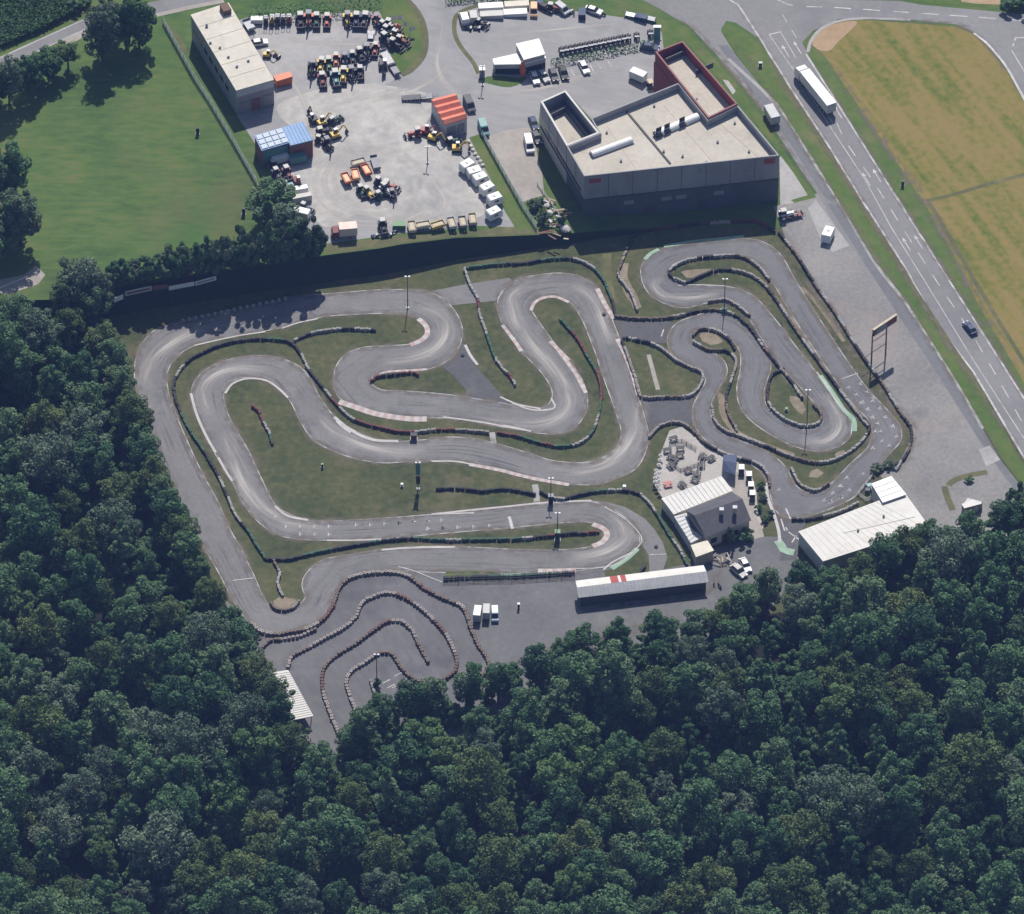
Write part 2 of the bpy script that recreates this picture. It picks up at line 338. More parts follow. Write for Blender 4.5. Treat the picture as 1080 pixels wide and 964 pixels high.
INN = [(300,345),(337,335),(370,332),(405,331),(430,332),(445,338),(451,347),(447,356),(437,362),(412,364.5),(385,366),(367,372),(355,385),(352,400),(355,416),(365,425),(392,434),(430,440),(480,442),(520,449),(552,454),(567,457),(590,457.5),(605,452),(616,439),(620,427),(616,405),(602,382),(585,362),(567,337),(561,327),(562,320),(570,314),(585,312),(600,318),(611,332),(625,365),(637,400),(650,437),(655,455),(653,467),(645,477),(627,486),(605,488),(580,485),(555,477),(520,467),(495,462),(470,461),(445,464),(405,465),(380,457),(357,443),(340,423),(322,392),(310,383),(292,377),(275,375),(250,377),(225,385),(208,398),(202,412),(207,437),(217,460),(227,479),(244,507),(257,532),(275,553),(295,565),(317,569),(350,570),(400,568.5),(470,562.5),(537,557),(595,551.5),(620,551),(635,556),(637,564),(632,572),(620,577),(595,579.5),(560,580),(507,577.5),(470,576),(430,577),(400,580),(370,585),(342,590),(327,600),(319,612),(319,622),(322,630),(315,638),(307,644),(297,644),(284,638),(267,605),(255,580),(242,557),(230,529),(214,500),(202,475),(185,435),(177.5,412),(177,392),(187,376),(205,365),(250,355)]
OUTw, INw = smooth(gx(OUT), True, 1.0), smooth(gx(INN), True, 1.0)
sheet('circuit_asphalt', [[tuple(p) for p in OUTw], [tuple(p) for p in INw]], 'asphalt', .034, world=True)
sheet('link_asphalt', [[(455,307),(490,300),(537,293),(545,300),(530,322),(526,317),(477,322),(460,322)]], 'asphalt', .022)
sheet('escape_road', [[(484,358),(489,362),(502,387),(518,404),(533,421),(540,428),(515,423),(490,420.5),(492,412),(478,396),(464,385),(472,378)]], 'asphalt_dark', .024)
sheet('pit_lane', [[(598,531),(622,527.5),(640,529.5),(660,535),(680,547),(690,558),(699,572),(704,588),(699,602),(690,614),(674,614),(684,606),(683,590),(676,570),(668,556),(650,541),(620,531)]], 'asphalt', .026)
sheet('paddock_asphalt', [[(236,632),(262,650),(285,652),(330,650),(345,620),(360,600),(470,598),(468,603),(610,601),(640,596),(672,606),(720,596),(738,592),(738,585),(752,578),(805,566),(838,566),(845,600),(800,660),(700,720),(600,770),(400,840),(330,840),(285,770),(262,690)]], 'paddock', .012)
sheet('rental_track', [[(264,660),(276,669),(290,673),(312,669),(332,660),(346,650),(355,632),(363,617),(378,608),(415,606),(432,611),(450,622),(488,641),(497,663),(507,683),(517,702),(500,735),(400,840),(330,840),(285,770),(272,700)]], 'asphalt_rental', .018)
# pit road and wedge beside the second track
OUT2 = [(792,252),(807,256),(822,267),(840,297),(865,337),(890,375),(915,410),(940,437),(950,451),(950,465),(935,482),(910,514),(900,525),(880,535),(865,541),(845,546),(826,545),(817,537),(811,517),(805,502),(795,492),(775,482),(752,470),(737,457),(731,444),(731,428),(738,414),(744,401),(740,392),(725,385),(710,375),(704,362),(706,350),(715,340),(730,334),(745,330),(765,332),(785,342),(800,360),(813,381),(812,393),(806,413),(810,431),(825,443),(847,453),(859,452),(868,445),(866,436),(847,412),(822,385),(803,357),(782,327),(763,319),(745,320),(722,325),(700,320),(683,308),(676,292),(677,279),(690,266),(720,258),(760,253)]
IN2 = [(706,289),(712,281),(730,274),(750,271.5),(775,271),(793,276),(808,289),(840,340),(870,385),(900,427),(916,444),(920,455),(916,470),(897,489),(875,511),(862,520),(848,518),(837,509),(831,496),(819,483),(800,472),(770,460),(756,450),(750,437),(751,424),(758,410),(767,393),(764,381),(752,371.5),(737,365),(730,357),(734,350),(745,347),(758,350),(772,359),(780,371),(781,387),(777,410),(779,425),(788,440),(810,457),(838,471),(860,476),(882,472),(896,462),(898,449),(893,436),(879,419),(864,397),(840,366),(812,330),(793,311),(772,303),(740,301),(718,299)]
O2w, I2w = smooth(gx(OUT2), True, 1.0), smooth(gx(IN2), True, 1.0)
sheet('second_track_asphalt', [[tuple(p) for p in O2w], [tuple(p) for p in I2w]], 'asphalt_second', .034, world=True)
sheet('connector_asphalt', [[(648,338),(672,340),(700,338),(712,341),(705,362),(690,362),(655,356)]], 'asphalt_dark', .020)
sheet('connector_asphalt', [[(673,418),(730,418),(733,430),(733,446),(720,448),(706,446),(684,456),(684,448)]], 'asphalt_dark', .020)
sheet('pit_exit', [[(813,537),(842,544),(852,548),(843,566),(840,590),(822,592),(824,570),(818,552)]], 'asphalt_dark', .026)

def loop_lines(nm, w, wd=.17, z=.05, m='white_line'): struct(strip_mb(MB(), w, wd, z, 0, True), nm, m)
for w in (OUTw, INw, O2w, I2w): loop_lines('track_edge_line', w)

# worn rubber streaks following the track
def match(A, B):
    nB = len(B); Bn = np.array([[p.x, p.y] for p in B]); out = []
    for p in A:
        d = (Bn[:, 0]-p.x)**2+(Bn[:, 1]-p.y)**2; out.append(int(d.argmin()))
    return out
def streaks(name, A, B, z):
    idx = match(A, B); n = len(A); vs = []; fs = []; uv = []; u = 0; us = []
    for i, p in enumerate(A):
        q = B[idx[i]]; us.append(u); u += (A[(i+1) % n]-p).length
        c = p*.96+q*.04; d = p*.04+q*.96
        vs += [(c.x, c.y, z), (d.x, d.y, z)]
    for i in range(n-1):
        d = (B[idx[i]]-B[idx[i+1]]).length; wq = (A[i]-B[idx[i]]).length
        if d > 14 or wq > 17: continue
        fs.append((2*i, 2*i+1, 2*i+3, 2*i+2)); uv += [(us[i], 0), (us[i], 1), (us[i+1], 1), (us[i+1], 0)]
    me = bpy.data.meshes.new(name); me.from_pydata(vs, [], fs); l = me.uv_layers.new(name='UVMap')
    for k, c in enumerate(uv): l.data[k].uv = c
    me.materials.append(M['rubber_streaks']); o = bpy.data.objects.new(name, me); COL.objects.link(o); o['kind'] = 'structure'
streaks('rubber_marks', OUTw, INw, .041); streaks('rubber_marks', O2w, I2w, .041)
def dust(pts, wpx, z, m='dust', w=None, full=False, upper=False):
    w = w or smooth(gx(pts), False, 1.0); n = len(w); vs = []; fs = []; uv = []; fd = []; u = 0; wd = wpx*S; us = []
    for i, p in enumerate(w):
        a, b = w[max(0, i-1)], w[min(n-1, i+1)]; t = (b-a).normalized(); nn = Vector((-t.y, t.x)); us.append(u); u += (b-a).length/2
        vs += [(p+nn*wd/2).to_3d()+Vector((0, 0, z)), (p-nn*wd/2).to_3d()+Vector((0, 0, z))]; f = 1.0 if full else max(0, math.sin(PI*i/(n-1)))**.6; fd += [f, f]
    if upper: vs = [v+Vector((0, 0, H(v.x))) for v in vs]
    for i in range(n-1):
        fs.append((2*i, 2*i+1, 2*i+3, 2*i+2)); uv += [(us[i], 0), (us[i], 1), (us[i+1], 1), (us[i+1], 0)]
    me = bpy.data.meshes.new('dust_patch'); me.from_pydata(vs, [], fs); l = me.uv_layers.new(name='UVMap')
    for k, c in enumerate(uv): l.data[k].uv = c
    at = me.attributes.new('fade', 'FLOAT', 'POINT')
    for k, f in enumerate(fd): at.data[k].value = f
    me.materials.append(M[m]); o = bpy.data.objects.new('dust_patch' if m == 'dust' else 'margin_dirt', me); COL.objects.link(o); o['kind'] = 'structure'
for i, (p, w) in enumerate([([(236,452),(246,485),(260,515),(277,538),(302,551),(350,557)], 26), ([(222,440),(214,420),(216,405),(232,392),(258,388),(285,392)], 20),
        ([(332,435),(352,455),(380,468),(415,476),(450,478)], 20), ([(676,420),(670,450),(660,472),(640,488),(610,496),(575,494)], 28), ([(540,316),(545,335),(556,355),(578,382),(595,408),(600,425),(590,440),(570,447),(535,446),(500,440)], 22),
        ([(560,300),(540,312),(542,335),(550,350)], 20), ([(600,300),(620,310),(632,330),(645,365)], 18), ([(150,410),(155,390),(168,372),(190,356),(230,343)], 22), ([(436,321),(462,330),(471,350),(460,368),(430,378),(395,381)], 24),
        ([(640,540),(656,552),(658,568),(640,582),(600,590)], 26), ([(700,292),(690,300),(700,312),(725,314),(760,309)], 16), ([(870,412),(884,438),(884,455),(870,466),(842,464)], 20)]):
    dust(p, w, .044+.0004*i)

for i, w in enumerate((OUTw, INw, O2w, I2w)): dust(None, 15, .0505+.0005*i, 'margin_dirt', w+[w[0]], True)
for i, (pts, wd) in enumerate([([(470,615),(540,612.5),(606,609)], 12), ([(607,640),(680,634),(748,622),(760,600)], 16), ([(505,725),(560,700),(640,672),(720,648)], 40), ([(822,225),(828,250),(845,285),(875,330),(905,380),(935,420),(963,458),(950,490),(925,496)], 22), ([(925,500),(945,525),(975,560),(1000,585)], 26)]): dust(pts, wd, .030+.001*i, 'margin_dirt')
# grass islands inside loops that the asphalt sheets cover
sheet('round_gravel_patch', [[(288,634),(294,630),(302,630),(311,632),(315,636),(309,642),(300,644),(292,643)]], 'bare_soil', .03, sm=True)
sheet('grass_strip', [[(470,602.5),(500,601.5),(532,604.5),(567,605),(606,602.5),(606,606.5),(530,609),(470,612)]], 'verge', .05)
sheet('grass_wedge', [[(637,603),(655,596),(668,585),(679,577),(684,586),(685,600),(683,611),(640,612)]], 'grass', .05)
sheet('patio', [[(706,454),(719,450),(735,462),(763,482),(778,487),(793,502),(798,520),(799,540),(806,556),(800,562),(790,565),(740,560),(698,524),(690,512),(694,492),(697,478)]], 'patio', .016)
sheet('terrace_paving', [[(770,498),(784,498),(793,520),(797,545),(803,555),(806,566),(790,570),(776,552),(764,510)]], 'path', .022)
for pts in ([(738,351),(747,350),(757,354),(763,360),(750,364),(741,360)], [(718,287),(735,284),(752,284),(762,288),(742,291),(724,293)], [(833,418),(840,418),(850,432),(846,437),(836,428)],
            [(855,497),(862,494),(869,499),(862,504),(853,503)], [(757,412),(763,417),(771,440),(776,452),(769,448),(760,432)], [(655,296),(661,300),(669,318),(665,318),(657,306)], [(880,479),(890,475),(893,479),(883,484)]):
    sheet('bare_soil_patch', [pts], 'bare_soil', .012, sm=True)
line('dirt_strip', C(740,220,[(300,370),(400,500),(500,620),(560,720),(640,840)]), 1.5, 'bare_soil', .011)
line('dirt_strip', C(740,220,[(130,440),(220,540),(300,640),(380,740),(430,800)]), 1.2, 'bare_soil', .011)
line('dirt_strip', C(740,220,[(420,330),(470,380),(560,500),(600,560)]), 1.0, 'bare_soil', .011)
line('dirt_strip', C(540,220,[(400,190),(400,260),(410,330),(430,400)]), 2.0, 'dry_verge', .011)
line('dirt_strip', C(540,220,[(475,230),(470,290),(510,370),(530,420)]), 2.0, 'bare_soil', .011)
line('dirt_strip', C(640,400,[(480,110),(500,170),(560,230),(700,290),(790,320)]), 1.3, 'bare_soil', .013)
line('footpath', [(519,456),(520,463),(521,468)], 1.3, 'slab', .03, sm=False)
line('footpath', [(564,511),(566,520),(566,531)], 1.4, 'slab', .03, sm=False)
line('worn_strip', [(684,374),(694,411)], 1.0, 'path', .014, sm=False)

# kerbs
def kerb(pts, wd=.9, cols=('kerb_white', 'kerb_red'), z=.052, seg=1):
    wd *= .62 if cols == ('kerb_white',) else .85
    w = smooth(gx(pts), False, .9); global KZ; KZ = globals().get('KZ', 0)+.0008; struct(strip_mb(MB(), w, wd*.9, z+KZ, mi=lambda i: (i//seg) % len(cols)), 'kerb', list(cols) if len(cols) > 1 else cols[0])
RW, WW, GW = ('kerb_white', 'kerb_red'), ('kerb_white',), ('kerb_green', 'kerb_white')
C8, D1, D5, D6 = (330,240), (540,220), (420,440), (230,440)
for o, pts, wd, cs in [(C8, [(110,735),(180,758),(250,782),(330,798),(410,808),(480,808)], 2.2, RW), (C8, [(255,640),(300,612),(350,606),(420,603),(480,598)], .9, RW), (C8, [(800,412),(840,465),(880,522)], 1.1, RW),
        (C8, [(642,495),(665,540),(695,580)], 1.2, WW), (C8, [(445,385),(480,420),(480,455),(450,480),(410,495)], 1.6, RW), (D1, [(170,565),(220,630),(270,700),(312,778)], 1.2, RW), (D1, [(2,545),(40,602)], 1.2, RW), (C8, [(1000,480),(1080,560)], 1.2, RW),
        (D1, [(445,550),(480,620),(510,700),(535,790)], 1.5, RW), (D1, [(360,338),(390,400),(430,465)], 1.4, RW), (D1, [(80,430),(95,398),(130,378),(180,372),(240,395)], 1.0, RW), (D1, [(165,800),(180,840),(90,850),(0,820)], .8, WW),
        (D5, [(300,200),(420,222),(530,250),(600,265),(720,285)], 1.3, RW), (D5, [(140,186),(250,188),(330,205)], .8, WW), (D5, [(590,650),(670,650),(750,646)], 2.0, RW), (D5, [(140,410),(300,393),(480,375),(630,360),(815,352)], .9, WW),
        (D5, [(820,452),(865,470),(882,495),(860,528),(820,545)], 1.8, RW), (D5, [(440,35),(500,45),(560,60)], .8, WW), (D6, [(240,375),(290,415),(380,435)], 1.2, WW), (D6, [(900,410),(1080,404)], .8, WW), (D6, [(460,520),(570,520),(690,515)], .8, WW),
        (D6, [(690,560),(800,552),(1000,548)], 1.0, WW), (D6, [(490,0),(560,55),(650,95),(760,102)], 1.4, WW), (D6, [(0,170),(40,240),(60,270)], 1.0, WW), ((100,240), [(405,700),(430,790),(470,880),(510,950)], 1.1, WW), ((100,240), [(550,700),(580,660),(640,638),(720,645),(770,675),(815,718)], 1.0, WW),
        ((100,240), [(420,498),(520,475),(600,458),(720,440)], .7, WW), ((100,240), [(790,425),(860,402),(940,385)], .7, WW), ((100,240), [(1020,815),(1050,845),(1080,865)], 1.3, WW), (C8, [(550,800),(700,820),(890,855)], .8, WW), (C8, [(790,715),(860,745),(960,765)], .8, WW),
        (D5, [(1010,555),(960,600),(900,640)], 1.6, ('kerb_green',)), (D5, [(865,645),(900,615),(990,570)], .8, WW), (D5, [(430,665),(480,664),(520,662)], .8, ('kerb_green',)),
        ((740,220), [(500,705),(560,790),(600,850),(640,890),(645,940)], 1.5, ('kerb_green',)), ((740,220), [(485,690),(530,750),(570,815),(620,870)], .6, WW), ((640,400), [(720,680),(735,700),(745,720),(790,732)], 2.6, ('kerb_green',)), ((640,400), [(672,440),(680,500),(705,570),(725,640),(730,690)], 1.3, WW),
        (D1, [(640,160),(760,140),(880,128),(980,118)], 1.2, ('kerb_green',)), (D1, [(560,215),(585,190),(620,172)], 1.2, ('kerb_green',)), (D1, [(665,270),(680,240),(720,222),(780,208),(880,200)], .7, RW), (D1, [(700,325),(780,322),(900,326)], .4, WW)]:
    kerb(C(*o, pts), wd, cs)
for k, pts in enumerate([C(230,440,[(760,630),(830,650),(945,697)]), C(420,440,[(750,640),(860,635),(930,618),(985,575),(1028,520),(1000,470),(940,420),(870,378)]), [(537,545),(540.5,558)], C(640,400,[(180,742),(250,738)]), C(740,220,[(590,720),(660,695)]), C(230,440,[(60,690),(150,680)])]):
    line('painted_line', pts, .22 if k != 2 else .7, 'white_line', .094+.001*k, sm=k == 1)
def ticks(o, pts, ang, z=.056, l=1.5):                        # the short marks of the starting grid
    mb = MB()
    for x, y in C(*o, pts):
        p = G(x, y)
        mb.box(p.x, p.y, z+.034, .18, l*.75, .004, ang); mb.box(p.x+.4*math.cos(ang), p.y+.4*math.sin(ang), z+.03, .6, .16, .004, ang)
    o_ = struct(mb, 'grid_marks', 'white_line')
ticks(D6, [(240,420),(285,462),(345,462),(405,462),(465,462),(580,455),(640,455),(700,450),(760,447),(822,440),(882,440),(940,435),(345,495),(405,495),(465,495),(880,472),(945,468),(1008,465)], 0)
ticks(D5, [(0,447),(62,443),(122,438),(125,470),(185,468),(250,466),(315,464),(382,458)], 0)
ticks((740,220), [(620,757),(668,742),(652,787),(697,775),(678,817),(722,800),(700,848),(752,848),(720,880),(775,882),(742,908),(805,918),(755,942)], hd(1, -2))
ticks((810,300), [(390,500),(440,490),(420,527),(470,520),(440,562),(495,560),(450,620),(525,600),(480,660),(540,640),(440,690),(510,680),(400,800),(330,815),(300,850),(270,880),(340,868),(265,915),(305,900),(235,912)], hd(2, 1))
ticks((640,400), [(940,520),(915,510),(955,482),(988,497),(1020,465),(985,450),(725,465)], hd(2, 1))
mb = MB()
for x, y in C(240,560,[(670,635),(720,605),(690,655),(745,630),(780,655),(820,640),(740,690),(785,685),(710,655)]):
    p = G(x, y); mb.box(p.x, p.y, .05, 2.0, .22, .004, hd(2, -1))
struct(mb, 'bay_lines', 'white_line')
mb = MB()
for a, b in [((640,510),(630,540)), ((755,545),(775,590)), ((760,640),(830,690)), ((780,690),(800,660)), ((735,590),(750,640)), ((755,625),(765,645))]:
    o = (540,220) if a == (640,510) else (640,400)
    p, q = gx(C(*o, [a, b])); strip_mb(mb, [p, q], .3, .052)
struct(mb, 'pit_marks', 'white_line')

# ------------------------------------------------------------------ roads on the right
LE = [(768,0),(777,5),(800,40),(810,57),(835,97),(870,150),(910,215),(955,285),(985,340),(1025,392),(1080,485),(1120,553)]
RE = [(1120,485),(1080,417),(1010,307),(955,220),(942,200),(892,120),(852,57)]
sheet('main_road', [[(740,-60),(752,-20),(764,-2)]+LE+RE+[(846,45),(858,32),(880,25),(885,12),(860,-60)]], 'road', .020, upper=True)
sheet('cross_road', [[(800,-40),(850,-1),(950,1),(970,5),(1080,15),(1200,25),(1200,160),(1110,150),(1080,102),(1060,68),(1050,55),(1040,44),(1027,34),(1010,26),(960,21),(910,19),(885,20),(862,28),(846,44),(830,30),(790,0)]], 'road', .025, upper=True)
sheet('service_road', [[(600,-40),(680,1),(697,10),(727,27),(755,57),(800,110),(845,180),(864,207),(882,239),(905,270),(940,320),(985,390),(1020,445),(1042,480),(1068,515),(1085,535),(1095,535),(1080,517),(1055,485),(1035,450),(1010,407),(955,320),(920,275),(887,220),(860,175),(820,112),(780,65),(760,32),(766,22),(776,24),(800,40),(777,5),(764,-2),(740,-40)]], 'road', .016, upper=True)
sheet('parking_ground', [[(816,218),(838,212),(862,204),(885,238),(920,288),(950,330),(992,395),(1026,450),(1046,485),(1075,522),(1090,570),(1000,590),(970,560),(940,522),(925,495),(948,490),(963,458),(935,408),(905,370),(880,330),(850,285),(828,250)]], 'parking', .012)
sheet('road_patch', [[(757,47),(768,48),(800,88),(818,112),(845,152),(880,208),(878,214),(868,206),(830,146),(800,108)]], 'road_patch', .022)
sheet('road_patch', [[(872,214),(884,216),(920,272),(955,320),(1008,402),(1034,448),(1054,484),(1078,516),(1070,516),(1040,475),(1000,412),(930,306)]], 'road_patch', .022)
sheet('concrete_pad', [[(1032,474),(1044,470),(1055,485),(1040,492)]], 'slab', .03)
sheet('concrete_pad', [[(822,166),(826,163),(856,209),(844,213),(823,216)]], 'slab', .024)
sheet('concrete_pad', [[(860,210),(884,243),(896,259),(878,266),(868,258),(852,220)]], 'slab', .026)
sheet('concrete_pad', [[(762,84),(768,85),(776,96),(773,100)]], 'slab', .038)
sheet('hut_yard', [[(1003,511),(1042,500),(1054,512),(1060,530),(1050,560),(1008,560)]], 'parking', .016)
line('grass_border', [(1000,512),(1006,507),(1024,501),(1041,498)], 1.5, 'dry_verge', .032)
line('grass_border', [(996,513),(999,524),(1005,538)], 1.5, 'dry_verge', .033)
sheet('road_verge', [[(760,32),(764,25),(772,26),(785,34),(801,46),(812,62),(836,100),(870,152),(910,218),(955,288),(985,343),(1024,394),(1078,487),(1118,556),(1098,540),(1080,515),(1056,483),(1036,448),(1011,405),(956,318),(921,273),(888,218),(861,173),(821,110),(781,63)]], 'verge', .034, upper=True)
line('road_verge', [(818,82),(850,125),(900,203),(960,298),(1040,420)], 1.0, 'dry_verge', .038, sm=True)
line('stone_edge', [(768,62),(822,114),(862,176),(890,221),(923,277),(958,323),(1013,410),(1037,452)], .9, 'slab', .030)
sheet('hall_verge', [[(690,16),(712,24),(727,31),(752,60),(796,112),(842,182),(861,208),(838,214),(834,211),(852,206),(838,184),(792,122),(776,100),(722,44),(706,38)]], 'verge', .028, upper=True)
sheet('right_field', [[(858,47),(862,36),(870,28),(882,23),(910,21),(1010,28),(1026,36),(1040,47),(1060,72),(1078,104),(1110,155),(1300,430),(1300,800),(1160,560),(1078,400),(1030,318),(1005,268),(975,214),(930,148),(892,92),(872,62)]], 'mown_field', .014)
sheet('field_verge', [[(852,57),(858,50),(872,62),(892,92),(930,148),(975,214),(1005,268),(1030,318),(1078,400),(1160,560),(1130,560),(1080,416),(1010,306),(955,219),(942,199),(892,119)]], 'verge', .020)
sheet('tan_soil', [[(857,48),(860,37),(870,29),(886,24),(904,23),(896,33),(884,44),(874,54),(862,52)]], 'tan_field', .03, sm=True)
line('field_track', [(978,212),(1010,204),(1050,192),(1090,182)], 1.1, 'dry_verge', .026)
line('field_track', [(980,214),(990,230),(1012,268),(1036,310),(1082,385)], 1.0, 'dry_verge', .027)
line('kerb_stone', [(852,55),(855,44),(863,33),(872,27),(886,22),(910,19.5),(960,21)], .8, 'slab', .04)
line('kerb_stone', [(1027,35),(1040,45),(1051,57),(1061,70),(1080,104),(1100,140)], .6, 'white_line', .05)
sheet('far_verge', [[(930,-40),(955,0),(985,4),(1080,11),(1200,20),(1200,-40)]], 'verge', .03, upper=True)
sheet('tan_soil', [[(1010,-20),(1014,2),(1030,4),(1056,5),(1052,-20)]], 'tan_field', .04, upper=True)
for i, (pts, wd) in enumerate([([(768,0),(777,5),(800,40),(835,97),(910,215),(985,340),(1080,485),(1120,553)], 13), ([(1120,485),(1080,417),(955,220),(892,120),(852,57)], 12), ([(697,10),(727,27),(755,57),(800,110),(845,180),(864,207)], 14), ([(766,30),(822,114),(890,221),(958,323),(1037,452),(1078,515)], 12), ([(862,52),(873,63),(893,93),(931,149),(976,215),(1006,269),(1031,319),(1079,401)], 18), ([(910,20),(1010,27),(1028,35),(1060,72),(1078,104)], 12)]): dust(pts, wd, .043+.001*i, 'margin_dirt')
def dashes(pts, on, off, wd, z, name='road_marks'):
    w = smooth(gx(pts), False, .5); mb = MB(); acc = 0; cur = []
    for a, b in zip(w, w[1:]):
        if acc < on: cur.append(a)
        elif cur: strip_mb(mb, cur+[a], wd, z); cur = []
        acc = (acc+(b-a).length) % (on+off)
    struct(mb, name, 'white_line')
LEi = [(x+1.5, y) for x, y in LE]; REi = [(x-2, y) for x, y in RE]
line('road_marks', LEi, .45, 'white_line', .034, sm=False); line('road_marks', REi, .35, 'white_line', .034, sm=False)
line('road_marks', C(810,0,[(100,280),(240,500),(410,760),(520,960)])+C(810,300,[(670,0),(860,310),(1080,650)]), .18, 'white_line', .035, sm=False)
line('road_marks', C(810,0,[(5,146),(55,134)]), .3, 'white_line', .035, sm=False)
line('road_marks', C(810,0,[(5,146),(102,288)]), .18, 'white_line', .036, sm=False); line('road_marks', C(810,0,[(52,134),(118,245)]), .18, 'white_line', .036, sm=False)
dashes(C(810,0,[(60,60),(150,210)]), 3, 3, .2, .035); dashes(C(810,0,[(290,520),(330,600),(440,760),(560,950)])+C(810,300,[(720,0),(860,210),(1060,560),(1100,640)]), 4, 4, .22, .035)
dashes([(820,0),(835,5.5),(880,8),(970,14),(1080,22),(1120,26)], 4, 3, .3, .038); dashes([(1071,40),(1067,53)], 1, .8, .4, .04)
line('road_marks', [(1090,39.5),(1071,40)], .3, 'white_line', .039, sm=False); line('road_marks', [(1067,53),(1080,75),(1100,110)], .25, 'white_line', .039, sm=False)
mb = MB()
for (x, y) in C(810,0,[(80,225),(130,210),(300,480),(262,500),(420,765),(465,750)])+C(740,220,[(870,160),(920,150)]):
    p = G(x, y).xy; d = (G(x+4.3, y+7).xy-p).normalized()
    strip_mb(mb, [p-d*2.0, p+d*1.6], .22, .0362); nn = Vector((-d.y, d.x))
    mb.add([(*(p-d*3.2).xy, .0375), (*(p-d*1.9+nn*.5).xy, .0375), (*(p-d*1.9-nn*.5).xy, .0375)], [(0, 2, 1)])
struct(mb, 'lane_arrows', 'white_line')

# ------------------------------------------------------------------ the upper yards
sheet('yard_asphalt', [[(250,22),(262,18),(400,12),(406,25),(411,55),(422,78),(436,73),(445,62),(449,48),(445,27),(426,2),(416,-40),(500,-40),(505,-3),(560,3),(640,12),(676,16),(690,20),(700,30),(700,60),(690,96),(716,88),(623,125),(598,97),(570,110),(566,150),(566,163),(572,182),(572,206),(550,214),(520,182),(505,166),(545,240),(500,238),(470,242),(390,251),(345,257),(318,235),(295,200),(280,172),(268,150),(250,122),(248,96),(288,86)]], 'lot', .018, upper=True)
sheet('gravel_yard', [[(292,112),(330,96),(380,88),(430,94),(452,100),(455,120),(448,135),(470,150),(490,170),(498,190),(508,212),(510,226),(470,236),(415,236),(380,226),(345,240),(328,226),(306,192),(300,176),(312,168),(334,150),(300,128)]], 'yard_gravel', .026, upper=True, sm=True)
sheet('machine_yard', [[(262,22),(300,20),(398,16),(406,40),(412,62),(422,80),(400,94),(350,96),(292,104),(290,88)]], 'yard', .022, upper=True)
sheet('gravel_path', [[(512,146),(530,138),(560,134),(566,160),(572,184),(574,206),(560,210),(553,212),(542,198),(530,176)]], 'path', .030, upper=True)
sheet('grass_strip', [[(495,145),(508,141),(530,180),(552,214),(572,241),(545,243),(532,222),(517,188),(505,165)]], 'verge', .034, upper=True)
sheet('grass_mound', [[(505,84),(520,80),(548,82),(556,80),(551,87),(538,92),(522,90)]], 'verge', .036, upper=True, sm=True)
sheet('verge_island', [[(406,-6),(420,-4),(432,4),(442,18),(447,38),(446,54),(441,64),(430,74),(423,77),(417,68),(411,55),(406,30)]], 'verge', .040, upper=True, sm=True)
line('verge_rim', [(421,-6),(434,5),(444,20),(448.5,40),(447,56),(441,66),(430,76),(423,79)], 1.6, 'dry_verge', .044, upper=True)
line('verge_rim', [(512,4),(494,9),(482,16),(479,28),(481,40),(488,52),(499,66),(505,78)], 1.1, 'dry_verge', .046, upper=True)
line('verge_rim', [(506,3),(490,7),(478,14),(475,28),(477,42),(485,56),(496,70),(502,82)], .5, 'lot', .05, upper=True)
sheet('north_verge', [[(505,-4),(560,1),(640,9),(676,14),(694,20),(706,38),(716,44),(700,52),(698,34),(684,22),(640,16),(560,6)]], 'verge', .032, upper=True)
sheet('strip_verge', [[(342,259),(350,256),(400,252),(470,246),(545,239),(590,244),(592,246),(480,250),(400,261),(345,268)]], 'dry_verge', .03, upper=True)
mb = MB()
for (x0, y0), (x1, y1) in [((630,66),(634,73)), ((641,64),(645,71)), ((622,68),(626,75)), ((602,73),(606,80))]:
    a, b = gx([(x0, y0), (x1, y1)]); strip_mb(mb, [a, b], .2, .036, upper=True)
struct(mb, 'bay_lines', 'white_line')
sheet('far_road', [[(-40,86),(0,61.5),(90,20),(130,8),(170,0),(210,-10),(260,-30),(260,-10),(231,2),(170,13),(125,22),(90,30),(55,46),(22,62),(-40,100)]], 'road', .02, upper=True)
line('far_road_edge', [(-20,71),(0,61),(90,20)], .5, 'slab', .03, upper=True); line('far_road_edge', [(22,63),(55,47),(90,31)], .5, 'slab', .031, upper=True)
sheet('pavement', [[(60,44),(88,32),(92,37),(76,46),(66,47)]], 'path', .03, upper=True)
line('pavement', [(165,16),(200,8),(236,1)], 1.3, 'path', .032, upper=True)
sheet('lane', [[(-40,300),(-5,296),(25,290),(38,280),(48,290),(40,300),(10,310),(-40,325)]], 'path', .02, upper=True)
line('worn_strip', [(172,24),(188,40),(196,56)], 1.2, 'dry_verge', .02, upper=True)
# forest floor under the trees
sheet('forest_floor', [[(-700,1900),(-700,390),(60,372),(118,380),(140,420),(156,462),(180,530),(208,580),(236,634),(262,680),(280,720),(288,775),(330,835),(370,835),(440,800),(600,760),(700,715),(800,650),(850,640),(900,640),(1000,610),(1100,575),(1900,560),(1900,1900)]], 'soil', .016)

